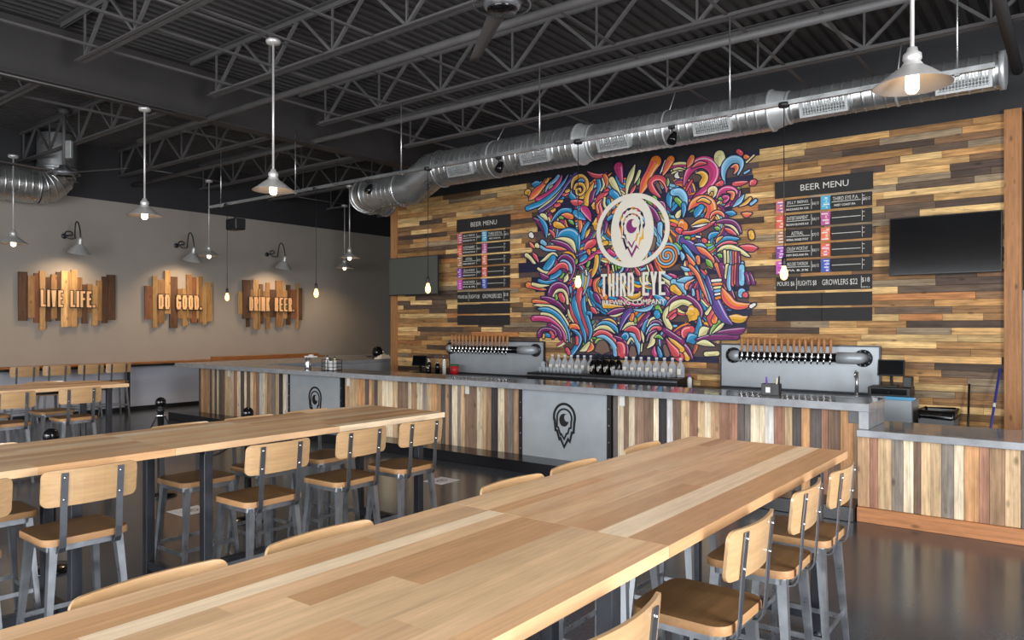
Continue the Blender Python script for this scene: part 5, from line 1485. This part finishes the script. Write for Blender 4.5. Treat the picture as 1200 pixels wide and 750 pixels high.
# ---------------------------------------------------------------- tills and bits behind the bar
def till(loc, rz, label, big):
    t = thing('point_of_sale_till', label, 'till', loc, rz)
    if big:
        m = MB(); m.cham(-.24, .24, -.21, .2, 0, .11, .006); tag(m.build('cash_drawer', M['black'], t), 'black cash drawer'); z0 = .11
        m = MB(); m.cham(-.2, .2, -.216, -.209, .02, .09, .002); m.lathe([(0, .006), (.012, .005), (.012, 0)], T(0, -.216, .055) @ R(PI/2, 'X'), 10); m.build('drawer_face', M['black_gloss'], t)
    else: z0 = 0
    m = MB(); m.cham(-.08, .08, -.08, .08, z0, z0 + .015, .003); m.bar((0, .03, z0 + .01), (0, .0, z0 + .16), .06, .03); m.build('stand', M['black'], t)
    Mx = T(0, -.02, z0 + .235) @ R(math.radians(-14), 'X')
    m = MB(); m.cham(-.155, .155, -.012, .015, -.105, .105, .006, M=Mx); sc_ = m.build('display', M['black'], t)
    m = MB(); m.box(-.14, .14, -.0135, -.0121, -.09, .09, M=Mx); m.build('screen', M['screen'], sc_)
    if big:
        m = MB(); m.cham(.14, .24, -.1, .1, z0, z0 + .13, .006); m.build('receipt_printer', M['black'], t)
till((-1.93, 10.38, .941), .05, 'black till with screen, cash drawer and printer below the TV', True)
till((-10.32, 10.42, .9005), .3, 'small black tablet till beside the cedar wall post', False)
t = thing('prep_stand', 'stainless cabinet carrying the till beside the low counter', 'cabinet', (-1.86, 10.42, 0))
m = MB(); m.cham(-.26, .24, -.26, .3, .915, .94, .003); m.build('countertop', M['steel'], t)
m = MB(); m.cham(-.24, .19, -.22, .29, .02, .914, .003); m.build('body', M['sheet'], t)
m = MB(); m.cham(-.1, .22, -.262, -.22, .9, .94, .002); m.build('blue_strip', plain('pale_blue_tape', srgb(90, 170, 214), .5), t)
t = thing('trash_bin', 'grey bin with black liner behind the low counter', 'bin', (-1.41, 10.42, 0))
m = MB(); 
for s0, s1, m0, m1 in [((.17, .19), (.19, .22), 0.0, .78)]:
    a = [(-s0[0], -s0[1], m0), (s0[0], -s0[1], m0), (s0[0], s0[1], m0), (-s0[0], s0[1], m0)]; c = [(-s1[0], -s1[1], m1), (s1[0], -s1[1], m1), (s1[0], s1[1], m1), (-s1[0], s1[1], m1)]
    ci = [(x*.93, y*.93, z) for x, y, z in c]; ai = [(x*.9, y*.9, .04) for x, y, z in a]
    m.add(a + c + ci + ai, [(0,3,2,1)] + [(i, (i+1) % 4, 4 + (i+1) % 4, 4 + i) for i in range(4)] + [(4 + i, 4 + (i+1) % 4, 8 + (i+1) % 4, 8 + i) for i in range(4)] + [(8 + i, 8 + (i+1) % 4, 12 + (i+1) % 4, 12 + i) for i in range(4)] + [(12, 13, 14, 15)])
m.build('tub', M['plastic_grey'], t)
m = MB()
for zz, s in ((.70, 1.03), (.785, 1.04)): pass
P_ = rrect(.40, .46, .04); n = len(P_)
vs = [(x*1.0, y*1.0, .69 + .01*math.sin(i*2.3)) for i, (x, y) in enumerate(P_)] + [(x*1.02, y*1.02, .79) for x, y in P_] + [(x*.9, y*.9, .80 + .008*math.sin(i*1.7)) for i, (x, y) in enumerate(P_)] + [(x*.8, y*.8, .5) for x, y in P_]
m.add(vs, [(k*n + i, k*n + (i+1) % n, (k+1)*n + (i+1) % n, (k+1)*n + i) for k in range(3) for i in range(n)] + [tuple(3*n + i for i in range(n))], 0, None, True)
m.build('bin_liner', M['black_gloss'], t)
t = thing('push_broom', 'broom with bright blue handle leaning in the corner by the cedar post', 'broom')
m = MB(); m.tube([(-.93, 10.30, .10), (-.80, 10.72, 1.30)], .014, 10); m.build('handle', M['blue'], t)
m = MB(); m.cham(-1.05, -.81, 10.26, 10.34, .07, .12, .004); m.build('broom_head', M['black'], t)
m = MB(); m.box(-1.04, -.82, 10.265, 10.335, .0, .07); m.build('bristle', M['plastic_grey'], t)
m = MB(); a = Vector((-.93, 10.30, .10)); c = Vector((-.80, 10.72, 1.30)); m.tube([a.lerp(c, .62), a.lerp(c, .66)], .016, 10); m.build('grip_label', M['white'], t)
t = thing('mop_pole', 'thin black pole standing against the board wall by the bin', 'pole', (-1.12, 10.55, 0))
m = MB(); m.tube([(0, -.05, .03), (0, .17, 1.10)], .013, 10); m.build('shaft', M['black'], t)
m = MB(); m.cham(-.05, .05, -.09, -.01, 0, .05, .004); m.build('foot', M['black'], t)
for lab, mt, x, y, r, h, cm in [('tall white dispenser bottle beside the red tub', M['white'], -9.62, 10.36, .035, .34, M['chrome']), ('black bottle with pale cap by the tablet till', M['black_gloss'], -10.02, 10.36, .045, .28, M['white']), ('black bottle with pale cap, second from the tablet till', M['black_gloss'], -9.85, 10.42, .045, .25, M['chrome']), ('short black jar in front of the dark bottles', M['black_gloss'], -9.93, 10.24, .04, .13, M['white'])]:
    s = thing('pump_bottle', lab, 'bottle', (x, y, .9005), 0, 'bottles by the tablet till')
    m = MB(); m.lathe([(0, 0), (r, 0), (r, h*.7), (r*.5, h*.8)], seg=16); m.build('bottle_body', mt, s)
    m = MB(); m.lathe([(r*.5, h*.8), (r*.45, h*.92), (0, h*.94)], seg=12); m.tube([(0, 0, h*.9), (0, 0, h), (0, -.04, h)], .006, 6); m.build('pump', cm, s)
t = thing('red_tub', 'red tub with green lid below the tap handles', 'tub', (-9.38, 10.38, .9005))
m = MB(); m.lathe([(0, 0), (.075, 0), (.09, .17), (.086, .17), (.07, .01), (0, .01)], seg=20); m.build('tub_body', M['red'], t)
m = MB(); m.lathe([(.093, .165), (.095, .185), (.06, .195), (0, .2)], seg=20); m.build('lid', M['green'], t)
t = thing('bar_towel', 'crumpled white towel on the far bar return by the post', 'towel', (-12.32, 11.3, 1.0905))
m = MB(); vs = []; n = 12
for i in range(n + 1):
    for j in range(n + 1):
        x, y = (i/n - .5)*.2, (j/n - .5)*.42; r = max(abs(x)/.1, abs(y)/.21)
        vs.append((x, y, max(0.002, (1 - r**2)*(.08 + .03*math.sin(i*1.9 + j*1.1) + .02*math.sin(j*2.3)))))
m.add(vs, [(i*(n+1) + j, (i+1)*(n+1) + j, (i+1)*(n+1) + j + 1, i*(n+1) + j + 1) for i in range(n) for j in range(n)], 0, None, True)
m.build('cloth', M['white'], t)
t = thing('coffee_pot', 'dark round pot on a tray on the far bar return', 'pot', (-13.3, 12.0, 1.0905))
m = MB(); m.lathe([(0, 0), (.25, 0), (.26, .015), (0, .015)], seg=24); m.build('tray', M['dark_steel'], t)
m = MB(); m.lathe([(0, .016), (.1, .016), (.13, .08), (.11, .19), (.06, .23), (0, .24)], seg=22); m.build('pot_body', M['black_gloss'], t)
m = MB(); m.tube([(.11, 0, .19), (.2, 0, .17), (.2, 0, .08), (.12, 0, .07)], .01, 8); m.build('handle', M['chrome'], t)
